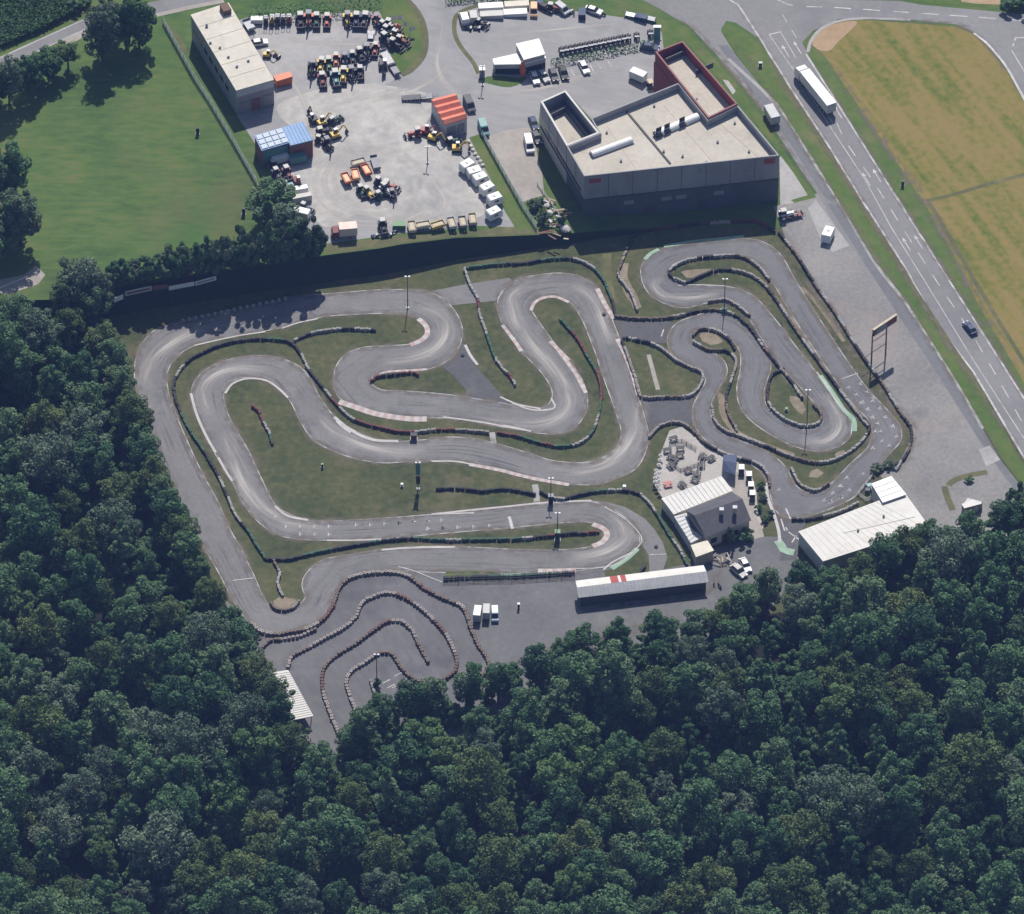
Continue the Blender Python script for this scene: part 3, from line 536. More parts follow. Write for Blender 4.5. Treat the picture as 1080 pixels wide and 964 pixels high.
def arc(cx, cy, rx, ry, a0, a1, n=14): return [(cx+rx*math.cos(a0+(a1-a0)*i/n), cy+ry*math.sin(a0+(a1-a0)*i/n)) for i in range(n+1)]
for i, (pts, wd) in enumerate([(arc(392,192,50,34,-.5,5.4), 9), (arc(390,194,58,40,.4,5.9), 8), (arc(394,190,42,29,.2,6.0), 7), (arc(396,194,66,44,-.2,2.6), 9), ([(470,80),(440,90),(400,100),(350,112),(320,140)], 10), ([(480,60),(462,80),(430,98),(380,108)], 12), ([(300,40),(340,46),(390,46)], 10), ([(290,50),(300,75),(320,105),(330,140),(325,180)], 11), ([(425,160),(455,190),(470,215),(455,228),(400,232)], 10),
        ([(470,20),(464,45),(462,70),(475,95),(505,115)], 14), ([(500,100),(560,95),(600,85),(660,70)], 12), ([(520,40),(560,34),(620,28),(670,26)], 9)]): dust(pts, wd, .031+.0012*i, upper=True)
# ------------------------------------------------------------------ buildings
def roofpts(pts, z): return [PZ(x, y, z).xy for x, y in pts]
def root_at(name, label, cat, px, py, z=None, rz=0, group=None):
    p = G(px, py)
    if z is not None: p.z = z
    return thing(name, label, cat, p, rz, group)
def add(root, mb, name, m, label=None, parent=None, smooth=False):        # world-space builder -> child mesh of root
    iv = Matrix.Translation(-Vector(root.location))
    mb.v = [tuple(iv @ Vector(v)) for v in mb.v]
    o = mb.build(name, m, parent or root, smooth=smooth)
    if label: o['label'] = label
    return o
def wallring(mb, pts, z0, z1, t, mi=0):                                   # a wall of thickness t along a closed loop, inside it
    ar = sum(pts[i][0]*pts[(i+1) % len(pts)][1]-pts[(i+1) % len(pts)][0]*pts[i][1] for i in range(len(pts)))
    if ar < 0: pts = pts[::-1]
    n = len(pts); ins = []
    for i in range(n):
        a, b, c = Vector(pts[i-1]), Vector(pts[i]), Vector(pts[(i+1) % n])
        d1, d2 = (b-a).normalized(), (c-b).normalized(); n1, n2 = Vector((-d1.y, d1.x)), Vector((-d2.y, d2.x))
        m_ = (n1+n2).normalized(); ins.append(b+m_*t/max(.35, m_.dot(n1)))
    vs = []
    for q in (pts, ins):
        for z in (z0, z1): vs += [(p[0], p[1], z) for p in q]
    fs = []
    for i in range(n):
        j = (i+1) % n
        fs += [(i, j, n+j, n+i), (n+i, n+j, 3*n+j, 3*n+i), (3*n+i, 3*n+j, 2*n+j, 2*n+i), (2*n+i, 2*n+j, j, i)]
    return mb.add(vs, fs, mi)
def shrink(pts, t):
    c = sum((Vector(p) for p in pts), Vector((0, 0)))/len(pts)
    return [tuple(c+(Vector(p)-c)*(1-t/max(.1, (Vector(p)-c).length))) for p in pts]
def panel(mb, a, b, u0, u1, z0, z1, out=.06, mi=0, th=.1):                # a flat box on the wall from a to b (outside on the right hand), u in metres
    a, b = Vector(a), Vector(b); d = (b-a).normalized(); nn = Vector((d.y, -d.x))
    c = a+d*(u0+u1)/2+nn*(out-th/2+.003)
    return mb.box(c.x, c.y, (z0+z1)/2, u1-u0, th, z1-z0, math.atan2(d.y, d.x), mi=mi)

# the big hall
ZT, ZR = 14.7, 12.9
main = roofpts([(616,186),(597.6,154.5),(632.5,140.5),(623,125),(716,87.5),(747,126),(778,111),(822,164)], ZT)
west = roofpts([(597.6,154.5),(570,107.5),(596.5,95.5),(632.5,140.5)], ZT)
red = roofpts([(716,87.5),(691,56),(720,44.5),(778,111),(747,126)], ZT)
R = root_at('indoor_kart_hall', 'huge grey panelled hall with flat gravel roof and a red roof terrace', 'hall', 720, 180, 0)
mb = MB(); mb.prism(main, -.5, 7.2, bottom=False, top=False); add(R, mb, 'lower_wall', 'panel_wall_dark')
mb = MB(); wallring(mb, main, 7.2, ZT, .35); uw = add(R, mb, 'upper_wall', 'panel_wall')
mb = MB(); wallring(mb, main, ZT+.002, ZT+.07, .28); add(R, mb, 'coping', 'grey', None, uw)
mb = MB(); mb.prism(shrink(main, .3), 7.3, ZR, bottom=False); add(R, mb, 'roof', 'hall_roof')
mb = MB(); mb.prism(west, -.5, ZT-4.2, bottom=False); add(R, mb, 'terrace_floor', 'hall_roof')
mb = MB(); wallring(mb, west, ZT-4.2, ZT, .25); tw = add(R, mb, 'terrace_wall', 'panel_wall')
mb = MB(); q = [Vector(p) for p in west]; wallring(mb, [tuple(p) for p in q], ZT+.08, ZT+.16, .5); add(R, mb, 'coping', 'offwhite', None, tw)
mb = MB(); wi = shrink(west, 2.6); wallring(mb, wi, ZT-4.2, ZT-2.6, .2); add(R, mb, 'inner_screen', 'panel_wall_dark')
mb = MB(); mb.prism(red, -.5, ZT-2.6, bottom=False); add(R, mb, 'red_terrace_floor', 'hall_roof')
mb = MB(); wallring(mb, red, ZT-2.6, ZT+.4, .25); tr = add(R, mb, 'red_terrace_wall', 'terrace_red', 'red painted terrace wall')
mb = MB(); mb.prism([tuple(Vector(red[1])+(Vector(red[0])-Vector(red[1]))*0+Vector((0, 0))), red[0], tuple(Vector(red[0])+Vector((-.3, .1))), tuple(Vector(red[1])+Vector((-.3, .1)))], .5, ZT-2.7); add(R, mb, 'red_end_wall', 'terrace_red')
mb = MB(); wallring(mb, red, ZT+.402, ZT+.48, .4); add(R, mb, 'coping', 'dullred', None, tr)
for a, b in (((734,79),(752,71)), ((702,67),(727,56))):                            # cross screens on the red terrace
    a, b = PZ(*a, ZT-2.7).xy, PZ(*b, ZT-2.7).xy; mb = MB(); d = (b-a); mb.box((a.x+b.x)/2, (a.y+b.y)/2, ZT-1.9, d.length, .2, 1.6, math.atan2(d.y, d.x)); add(R, mb, 'screen', 'panel_wall_dark')
mb = MB(); p = PZ(733, 89, ZT-4); mb.box(p.x, p.y, ZT-3.9, 1.5, 1.0, 1.2, .5, .9, .9); add(R, mb, 'roof_unit', 'white')
mb = MB(); a, b = PZ(724, 66, ZT-4).xy, PZ(770, 113, ZT-4).xy; d = b-a; mb.box((a.x+b.x)/2, (a.y+b.y)/2, ZT-3.9, d.length, .8, 1.2, math.atan2(d.y, d.x)); add(R, mb, 'skylight', 'paleblue')
for k, (a, b, wd) in enumerate([((624,162.5),(666,147),2.0), ((692,141),(736,122),2.2)]):
    a, b = PZ(*a, ZR+.6).xy, PZ(*b, ZR+.6).xy; d = (b-a).normalized(); nn = Vector((-d.y, d.x)); mb = MB(); n = 8; vs = []
    for e in (a, b):
        for i in range(n+1):
            an = PI*i/n; vs.append((e.x+nn.x*math.cos(an)*wd/2, e.y+nn.y*math.cos(an)*wd/2, ZR+.25+math.sin(an)*1.0))
    mb.add(vs, [(i, i+1, n+2+i, n+1+i) for i in range(n)]+[tuple(range(n, -1, -1)), tuple(range(n+1, 2*n+2))])
    s = add(R, mb, 'barrel_skylight', 'white', None, None)
    mb = MB(); mb.box((a.x+b.x)/2, (a.y+b.y)/2, ZR+.14, (b-a).length+.3, wd+.3, .28, math.atan2(d.y, d.x)); add(R, mb, 'upstand', 'grey', None, s)
    if k:
        for u in (.06, .26, .62):
            c = a+(b-a)*u; mb = MB(); mb.box(c.x, c.y-.2, ZR+1.7, 1.5, .12, 1.5, math.atan2(d.y, d.x)); mb.box(c.x-.2, c.y-.5, ZR+.7, 1.7, 1.6, .8, math.atan2(d.y, d.x)); add(R, mb, 'open_vent', 'black', None, s)
mb = MB(); a, b = PZ(661,118,ZR).xy, PZ(707,173,ZR).xy; d = b-a; mb.box((a.x+b.x)/2, (a.y+b.y)/2, ZR+.12, d.length, .45, .24, math.atan2(d.y, d.x)); add(R, mb, 'roof_gutter', 'black')
for x, y in ((640,140),(655,170),(700,160),(720,165),(757,150),(775,130),(790,160),(735,105),(690,112),(745,172)):
    p = PZ(x, y, ZR); mb = MB(); mb.cyl((p.x, p.y, ZR), (p.x, p.y, ZR+.45), .22, 10); mb.cyl((p.x, p.y, ZR+.45), (p.x, p.y, ZR+.55), .34, 10); add(R, mb, 'roof_vent', 'grey')
for a, b in (((640,133),(672,180)), ((700,111),(752,171)), ((757,128),(800,166))):
    a, b = PZ(*a, ZR).xy, PZ(*b, ZR).xy; d = b-a; mb = MB(); mb.box((a.x+b.x)/2, (a.y+b.y)/2, ZR+.03, d.length, .1, .06, math.atan2(d.y, d.x)); add(R, mb, 'roof_seam', 'beige')
SW, SE, NW = Vector(main[0]), Vector(main[7]), Vector(west[1])
L_ = (SE-SW).length; mb = MB(); panel(mb, SW, SE, .1, L_-.1, 6.9, 7.35, .25, th=.3); panel(mb, NW, SW, .1, (SW-NW).length-.1, 6.9, 7.35, .25, th=.3); add(R, mb, 'ledge', 'darkgrey')
for k in range(1, 8): mb = MB(); panel(mb, SW, SE, L_*k/8-.05, L_*k/8+.05, 7.4, ZT-.1, .05); add(R, mb, 'panel_joint', 'darkgrey')
for k in range(1, 5): mb = MB(); panel(mb, NW, SW, (SW-NW).length*k/5-.05, (SW-NW).length*k/5+.05, 7.4, ZT-.1, .05); add(R, mb, 'panel_joint', 'darkgrey')
for u0, u1, z0, z1 in [(1.2, 4.0, 12.3, 13.6), (L_-3.6, L_-1.0, 12.4, 14.0)]:
    mb = MB(); panel(mb, SW, SE, u0, u1, z0, z1, .1); s = add(R, mb, 'red_sign', 'red')
    mb = MB(); panel(mb, SW, SE, u0+.3, u1-.6, z0+.45, z1-.5, .13); add(R, mb, 'sign_band', 'dullred', None, s)
for u in (6, 14.5, 27, 36):
    mb = MB(); panel(mb, SW, SE, u, u+2.6, .1, 3.0, .08); add(R, mb, 'door', 'darkgrey')
mb = MB(); panel(mb, NW, SW, 3, (SW-NW).length-2, 8.2, 8.9, .09); add(R, mb, 'window_strip', 'glass')
for u in (9.5, 18.5, 22, 31): mb = MB(); panel(mb, SW, SE, u, u+2.4, 4.2, 5.4, .08); add(R, mb, 'window', 'grey')

def block(name, label, cat, roof, h, wallm, roofm, base=None, over=0., z0=None, par=None, group=None):
    """flat-roofed block from its roof outline in the picture"""
    bx, by = base or (roof[0][0], roof[0][1]+h*K)
    zb = G(bx, by).z if z0 is None else z0
    pts = roofpts(roof, zb+h); c = sum((Vector(p) for p in pts), Vector((0, 0)))/len(pts)
    Rr = par or thing(name, label, cat, (c.x, c.y, zb), 0, group)
    mb = MB(); mb.prism(shrink(pts, .15+over), zb-.6, zb+h-.25, top=True); add(Rr, mb, 'wall', wallm)
    mb = MB(); mb.prism(pts, zb+h-.248, zb+h); rf = add(Rr, mb, 'roof', roofm)
    return Rr, pts, zb, rf
def ccw(pts):
    ar = sum(pts[i][0]*pts[(i+1) % len(pts)][1]-pts[(i+1) % len(pts)][0]*pts[i][1] for i in range(len(pts))); return pts if ar > 0 else pts[::-1]

# long workshop, top left
R, pts, zb, rf = block('workshop', 'long workshop with pale flat roof beside the meadow fence', 'workshop', [(201,15.5),(241,2.5),(289,84),(249,95.5)], 8.0, 'panel_wall', 'long_roof')
a, b = Vector(pts[3]), Vector(pts[2])
mb = MB(); panel(mb, a, b, .1, (b-a).length-.1, zb+5.7, zb+7.7, .0); add(R, mb, 'fascia', 'lightgrey')
for k in range(3):
    mb = MB(); panel(mb, a, b, 1+k*2.9, 3.2+k*2.9, zb, zb+3.6, .0); g = add(R, mb, 'door', ('grey', 'brick', 'grey')[k])
nw, sw = Vector(pts[0]), Vector(pts[3])
for k in range(7): mb = MB(); panel(mb, nw, sw, 1.5+k*3.4, 3.6+k*3.4, zb+3.2, zb+4.6, .0); add(R, mb, 'window', 'glass')
mb = MB(); p = PZ(238, 12, zb+8); mb.box(p.x, p.y, zb+8.6, 2.0, 2.6, 1.6, .4); add(R, mb, 'roof_housing', 'brown')
for x, y in ((218,28),(222,45),(232,50),(250,70),(241,60),(262,64)):
    p = PZ(x, y, zb+8); mb = MB(); mb.box(p.x, p.y, zb+8.2, .45, .45, .5); mb.box(p.x, p.y, zb+8.55, .65, .65, .12); add(R, mb, 'vent', 'darkgrey' if x < 220 else 'lightgrey')
mb = MB()
for k in range(1, 6):
    t = k/6; p, q = Vector(pts[0]).lerp(Vector(pts[3]), t), Vector(pts[1]).lerp(Vector(pts[2]), t); d = q-p; mb.box((p.x+q.x)/2, (p.y+q.y)/2, zb+8.03, d.length-.4, .08, .06, math.atan2(d.y, d.x))
add(R, mb, 'roof_seams', 'beige')

# blue shed with solar panels
R, pts, zb, rf = block('blue_roofed_shed', 'shed with bright blue sheet roof and a bank of solar panels', 'shed', [(268,143),(297.5,134.5),(319,128),(330.5,147.5),(306,153.5),(305,150.5),(276,159)], 5.2, 'brick', 'blue_roof')
z = zb+5.2; q = roofpts([(269,143.3),(297,135),(305,149.8),(276.5,158.2)], z)
for i in range(4):
    for j in range(3):
        def bl(u, v): return Vector(q[0]).lerp(Vector(q[1]), u).lerp(Vector(q[3]).lerp(Vector(q[2]), u), v)
        a_ = [bl((i+.07)/4, (j+.07)/3), bl((i+.93)/4, (j+.07)/3), bl((i+.93)/4, (j+.93)/3), bl((i+.07)/4, (j+.93)/3)]
        mb = MB(); mb.prism([tuple(k) for k in a_], z+.12, z+.2); pn = add(R, mb, 'solar_panel', 'solar')
mb = MB()
for k in range(7):
    t = k/6; a_, b_ = [Vector(v) for v in roofpts([(299+20*t, 134.3-6*t), (307+22.5*t, 152.5-5*t)], z)]; d = b_-a_; mb.box((a_.x+b_.x)/2, (a_.y+b_.y)/2, z+.05, d.length, .12, .1, math.atan2(d.y, d.x))
add(R, mb, 'roof_ribs', 'blue_roof')
a, b = Vector(pts[6]), Vector(pts[5]); mb = MB(); panel(mb, a, b, .3, (b-a).length-.2, zb+.1, zb+4.7, .0); add(R, mb, 'front_panel', 'teal')
a, b = Vector(pts[4]), Vector(pts[3]); mb = MB(); panel(mb, a, b, 1, 3.6, zb+.1, zb+3, .0); add(R, mb, 'gate', 'dullred')

# orange-roofed shed with four ridges
R, pts, zb, rf = block('orange_roofed_shed', 'small white shed under four orange ridged roof bays', 'shed', [(454.5,105),(480,98.5),(493,124.5),(468.5,131.5)], 4.0, 'lightgrey', 'orange_roof')
q = [Vector(p) for p in pts]
for k in range(4):
    u0, u1 = k/4, (k+1)/4; e = [q[0].lerp(q[3], u0), q[1].lerp(q[2], u0), q[1].lerp(q[2], u1), q[0].lerp(q[3], u1)]; um = u0*.35+u1*.65
    r0, r1 = q[0].lerp(q[3], um), q[1].lerp(q[2], um); z = zb+4.003
    mb = MB(); mb.add([(*v, z) for v in e]+[(*r0, z+.75), (*r1, z+.75)], [(0, 1, 5, 4), (2, 3, 4, 5), (1, 2, 5), (3, 0, 4)]); add(R, mb, 'roof_bay', 'orange_roof')
a, b = Vector(pts[3]), Vector(pts[2]); mb = MB(); panel(mb, a, b, .8, 3, zb, zb+2.6, .0); panel(mb, a, b, 3.4, 5.2, zb, zb+2.6, .0); add(R, mb, 'roller_door', 'grey')

# dealer showroom: two white boxes
R, pts, zb, rf = block('showroom', 'white showroom of two boxes with a higher square bay', 'showroom', [(544,46),(568.5,40.5),(575,57),(552.5,63)], 5.2, 'pale_wall', 'white', base=(563,83))
b2, p2, _, _ = block('', '', '', [(519.5,62),(546,56),(552,64.5),(575,58.5),(576,61),(551,67.5),(521,68)], 3.9, 'pale_wall', 'white', z0=zb, par=R)
a, b = Vector(p2[6]), Vector(p2[5]); mb = MB(); panel(mb, a, b, .3, (b-a).length-.3, zb+.6, zb+2.4, .0); add(R, mb, 'shop_window', 'glass')
a, b = Vector(p2[5]), Vector(p2[4]); mb = MB(); panel(mb, a, b, .3, (b-a).length-.3, zb+.4, zb+2.4, .0); add(R, mb, 'shop_window', 'glass')

# house at the left edge
R, pts, zb, rf = block('cottage', 'pale gabled roof poking out of the trees at the left edge', 'house', [(-22,308),(27,291),(33,303),(-14,326)], 4.5, 'cream', 'white_roof')
q = [Vector(p) for p in pts]; r0, r1 = q[0].lerp(q[3], .5), q[1].lerp(q[2], .5); z = zb+4.503; mb = MB(); mb.add([(*v, z) for v in q]+[(*r0, z+1.9), (*r1, z+1.9)], [(0, 1, 5, 4), (2, 3, 4, 5), (1, 2, 5), (3, 0, 4)]); add(R, mb, 'gable_roof', 'white_roof')
mb = MB(); panel(mb, q[2], q[1], .6, 1.8, zb+.2, zb+2.3, .0); add(R, mb, 'door', 'brown')

# restaurant group
R, pts, zb, rf = block('clubhouse', 'clubhouse with dark pitched roof and white annexes by the patio', 'clubhouse', [(697.5,525.5),(761,502),(773,517.5),(710.5,542.5)], 3.2, 'cream', 'white_roof')
mb = MB(); q = [Vector(p) for p in pts]
for k in range(1, 14):
    a_, b_ = q[0].lerp(q[1], k/14), q[3].lerp(q[2], k/14); d = b_-a_; mb.box((a_.x+b_.x)/2, (a_.y+b_.y)/2, 3.25, d.length-.3, .12, .1, math.atan2(d.y, d.x))
add(R, mb, 'roof_ribs', 'grey_roof')
ze, zr = 4.2, 6.6
n0, n1 = PZ(722.5, 538, ze).xy, PZ(773, 519.5, ze).xy; r0, r1 = PZ(732, 543.5, zr).xy, PZ(783, 526, zr).xy; s0, s1 = PZ(744, 566, ze).xy, PZ(792.5, 549, ze).xy
mb = MB(); mb.prism(shrink([tuple(n0), tuple(n1), tuple(s1), tuple(s0)], .5), -.3, ze-.05); add(R, mb, 'main_wall', 'cream')
mb = MB(); g0, g1 = (n0+s0)/2, (n1+s1)/2
mb.add([(*n0, ze), (*n1, ze), (*r1, zr), (*r0, zr), (*s0, ze), (*s1, ze)], [(0, 1, 2, 3), (3, 2, 5, 4), (0, 3, 4), (1, 5, 2)]); dr = add(R, mb, 'pitched_roof', 'dark_roof')
for x, y in ((761,541),(775,539)):
    p = PZ(x, y+1, 5.6); mb = MB(); mb.box(p.x, p.y, 6.2, .8, .8, 1.8); c = add(R, mb, 'chimney', 'offwhite', None, dr)
    mb = MB(); mb.box(p.x, p.y, 7.2, 1.0, 1.0, .16); add(R, mb, 'chimney_cap', 'lightgrey', None, c)
s0i, s1i = Vector(shrink([tuple(n0), tuple(n1), tuple(s1), tuple(s0)], .5)[3]), Vector(shrink([tuple(n0), tuple(n1), tuple(s1), tuple(s0)], .5)[2])
for u in (1.2, 4.0, 6.6, 9.2):
    mb = MB(); panel(mb, s0i, s1i, u, u+1.5, 1.0 if u != 4.0 else .05, 2.5, .05); wn = add(R, mb, 'window' if u != 4.0 else 'door', 'glass' if u != 4.0 else 'brown')
for rp, h, wm, rm in (([(711,544.5),(724,541),(729,557),(741,566.5),(728.5,572.5)], 3.0, 'lightgrey', 'grey_roof'), ([(728.5,575),(746,569.5),(753,580.5),(734,587.5)], 3.4, 'beige', 'cream')):
    block('', '', '', rp, h, wm, rm, z0=0, par=R)
mb = MB()
for k in range(7):
    a_, b_ = PZ(713+2.2*k, 546+4*k, 3.05).xy, PZ(724+1.6*k, 542.5+3.6*k, 3.05).xy; d = b_-a_; mb.box((a_.x+b_.x)/2, (a_.y+b_.y)/2, 3.06, d.length*.9, .35, .08, math.atan2(d.y, d.x))
add(R, mb, 'roof_sheets', 'lightgrey')
# dark patio awning
R = root_at('patio_awning', 'dark navy awning standing at the edge of the patio', 'awning', 770, 505)
q = [PZ(763,479.5,2.8), PZ(777,479.5,2.8), PZ(775.5,501,2.4), PZ(761.5,496,2.4)]; md = [(q[0]+q[3])/2+Vector((0, 0, .6)), (q[1]+q[2])/2+Vector((0, 0, .6))]
mb = MB(); vs = q+md; mb.add(vs+[v-Vector((0, 0, .1)) for v in vs], [(0, 1, 5, 4), (4, 5, 2, 3), (10, 11, 7, 6), (9, 8, 11, 10), (0, 6, 7, 1), (3, 2, 8, 9), (0, 4, 10, 6), (4, 3, 9, 10), (1, 7, 11, 5), (5, 11, 8, 2)]); add(R, mb, 'canopy', 'navy')
for v in q: mb = MB(); mb.cyl((v.x, v.y, 0), (v.x, v.y, v.z-.12), .06, 8); add(R, mb, 'post', 'grey')

# pit building, white roof
R, pts, zb, rf = block('pit_building', 'broad white flat-roofed building half hidden behind the trees', 'building', [(842,560.5),(929,527),(956,522),(977.5,551.5),(915,577),(868,592)], 4.4, 'lightgrey', 'white_roof')
block('', '', '', [(919,510),(940,502),(956,521.3),(931,530)], 5.0, 'lightgrey', 'white', z0=0, par=R)
mb = MB()
for k in range(1, 4):
    a_, b_ = PZ(919+3*k, 510+5*k, 5).xy, PZ(940+4*k, 502+4.8*k, 5).xy; d = b_-a_; mb.box((a_.x+b_.x)/2, (a_.y+b_.y)/2, 5.04, d.length*.95, .1, .07, math.atan2(d.y, d.x))
for k in range(1, 16):
    t = k/16; a_, b_ = Vector(pts[0]).lerp(Vector(pts[1]), t), Vector(pts[5]).lerp(Vector(pts[3]), t); d = b_-a_; mb.box((a_.x+b_.x)/2, (a_.y+b_.y)/2, 4.41, d.length*.97, .07, .05, math.atan2(d.y, d.x))
a_, b_ = PZ(890,562,4.4).xy, PZ(965,545,4.4).xy; d = b_-a_; mb.box((a_.x+b_.x)/2, (a_.y+b_.y)/2, 4.44, d.length, .15, .08, math.atan2(d.y, d.x)); add(R, mb, 'roof_seams', 'offwhite')
for x, y in ((932,545),(905,560)):
    p = PZ(x, y, 4.4); mb = MB(); mb.cyl((p.x, p.y, 4.3), (p.x, p.y, 5.0), .25, 10); add(R, mb, 'vent', 'grey')

# long grandstand shed in the paddock
R = root_at('grandstand', 'long low shed with white ridge roof and a red striped patch', 'grandstand', 680, 630)
e0, e1, h0, h1 = PZ(607,612.5,3.6), PZ(742,596,3.6), PZ(610,630.5,3.0), PZ(747.5,614,3.0); m0, m1 = PZ(608.5,619.5,4.3), PZ(745,602.5,4.3)
mb = MB(); vs = [e0, e1, m1, m0, h1, h0]; mb.add(vs+[v-Vector((0, 0, .12)) for v in vs], [(0, 1, 2, 3), (7, 6, 9, 8), (0, 6, 7, 1), (0, 3, 9, 6), (1, 7, 8, 2)])
rw = add(R, mb, 'roof', 'white_roof')
mb = MB(); mb.add([m0, m1, h1, h0]+[v-Vector((0, 0, .12)) for v in (m0, m1, h1, h0)], [(0, 1, 2, 3), (7, 6, 5, 4), (2, 6, 7, 3), (0, 3, 7, 4), (1, 5, 6, 2)]); add(R, mb, 'rear_roof', 'grey_roof')
mb = MB(); mb.prism(shrink([e0.xy, e1.xy, h1.xy, h0.xy], .6), -.2, 2.85); add(R, mb, 'wall', 'darkgrey')
mb = MB()
for k in range(1, 34):
    a_, b_ = m0.lerp(m1, k/34), h0.lerp(h1, k/34); d = b_-a_; nn = Vector((-d.y, d.x, 0)).normalized()*.06; mb.add([a_+nn+Vector((0, 0, .05)), a_-nn+Vector((0, 0, .05)), b_-nn+Vector((0, 0, .05)), b_+nn+Vector((0, 0, .05))], [(0, 1, 2, 3)])
add(R, mb, 'roof_ribs', 'lightgrey')
for u0, u1 in ((.265, .325), (.345, .385)):
    mb = MB(); mb.add([e0.lerp(e1, u)+Vector((0, 0, .02)) for u in (u0, u1)]+[m0.lerp(m1, u)+Vector((0, 0, .02)) for u in (u1, u0)], [(0, 1, 2, 3)]); add(R, mb, 'painted_patch', 'red', None, rw)
# shed at the lower left of the rental track
R = root_at('pit_shed', 'narrow shed with ribbed white roof at the forest edge', 'shed', 320, 765)
q = [PZ(288,709,3.2), PZ(304,706.5,3.2), PZ(330.5,755,2.9), PZ(306,760,2.9)]
mb = MB(); mb.add(q+[v-Vector((0, 0, .15)) for v in q], [(0, 1, 2, 3), (7, 6, 5, 4), (0, 4, 5, 1), (1, 5, 6, 2), (2, 6, 7, 3), (3, 7, 4, 0)]); add(R, mb, 'roof', 'white_roof')
mb = MB()
for k in range(1, 22):
    a_, b_ = q[0].lerp(q[3], k/22), q[1].lerp(q[2], k/22); d = b_-a_; mb.box((a_.x+b_.x)/2, (a_.y+b_.y)/2, (a_.z+b_.z)/2+.04, d.length, .14, .09, math.atan2(d.y, d.x))
add(R, mb, 'roof_ribs', 'grey_roof')
w_ = [v.xy for v in q]; c = (w_[0]+w_[1]+w_[2]+w_[3])/4
mb = MB(); a_, b_ = w_[0].lerp(w_[1], .08), w_[3].lerp(w_[2], .08); d = b_-a_; mb.box((a_.x+b_.x)/2, (a_.y+b_.y)/2, 1.4, d.length*.95, .2, 2.8, math.atan2(d.y, d.x)); add(R, mb, 'rear_wall', 'brown')
for i in range(5):
    p = w_[1].lerp(w_[2], .05+.225*i).lerp(c, .05); mb = MB(); mb.box(p.x, p.y, 1.4, .18, .18, 2.8); add(R, mb, 'post', 'wood')
# little hut in the walled yard
R, pts, zb, rf = block('garden_hut', 'little grey hut with white roof on the walled lot', 'hut', [(1014,531.5),(1026,527),(1036,531),(1017,536)], 2.4, 'grey', 'white_roof')
p = G(1026, 540); mb = MB(); mb.prism([G(1014,541).xy, G(1030,541).xy, G(1036,536).xy, G(1020,532).xy], 0, 2.1); add(R, mb, 'side_bay', 'lightgrey')

# ------------------------------------------------------------------ tyre barriers
def barrier(label, pts, cols, h=.85, r=.42, runs=7, upper=False, gap=0, group='tyre barriers along the kart tracks', straight=False):
    w = gx(pts) if straight else smooth(gx(pts), False, .3)
    if straight: w = smooth(w, False, .3)
    step = 2*r*.78; acc = step; mb = MB(); mats = list(dict.fromkeys(cols+['black'])); last = w[0]; k = 0
    rr = random.Random(len(label)*7+int(pts[0][0])); off = rr.randint(0, 9)
    p0 = w[0].copy(); seq = []
    for _ in range(60): seq += [rr.choice(cols)]*rr.randint(max(1, runs-3), runs+3)
    for p in w:
        acc += (p-last).length; last = p
        if acc < step+gap: continue
        acc = 0; z0 = 0; c = mats.index(seq[k % len(seq)]); k += 1; bl = mats.index('black'); n = 9
        x, y = p.x-p0.x+rr.gauss(0, .05), p.y-p0.y+rr.gauss(0, .05); vs = []; a0 = rr.random(); hh = h; h = hh*rr.choice((1, 1, 1, .95, .8))
        for rad, z in ((r*.92, 0), (r, h*.45), (r*.97, h*.9), (r*.86, h), (r*.34, h*1.01), (r*.3, h*.9)):
            vs += [(x+rad*math.cos(2*PI*(i+a0)/n), y+rad*math.sin(2*PI*(i+a0)/n), z) for i in range(n)]
        h = hh; o = len(mb.v); mb.v += vs
        for l in range(5):
            for i in range(n):
                j = (i+1) % n; mb.f.append((o+l*n+i, o+l*n+j, o+(l+1)*n+j, o+(l+1)*n+i)); mb.mi.append(bl if l == 4 else c)
        mb.f.append(tuple(o+5*n+i for i in range(n))); mb.mi.append(bl)
    o = mb.build('tyre_barrier', mats, recalc=False); o.location = (p0.x, p0.y, H(p0.x) if upper else 0)
    return tag(o, label, 'tyre barrier', group)
for nm, c in (('t_white', (.31, .30, .285)), ('t_green', (.05, .11, .07)), ('t_red', (.14, .05, .045)), ('t_brown', (.15, .115, .095)), ('t_pale', (.27, .235, .215)), ('t_rust', (.135, .075, .06)), ('t_black', (.035, .035, .038))): simple(nm, c, .75, .3, 2)
A, B_, Cc = ['t_black', 't_white', 't_green', 't_black'], ['t_black', 't_white', 't_red', 't_pale'], ['t_brown', 't_pale', 't_brown', 't_pale', 't_rust']
Dd = ['t_white', 't_pale', 't_brown', 't_black', 't_white']
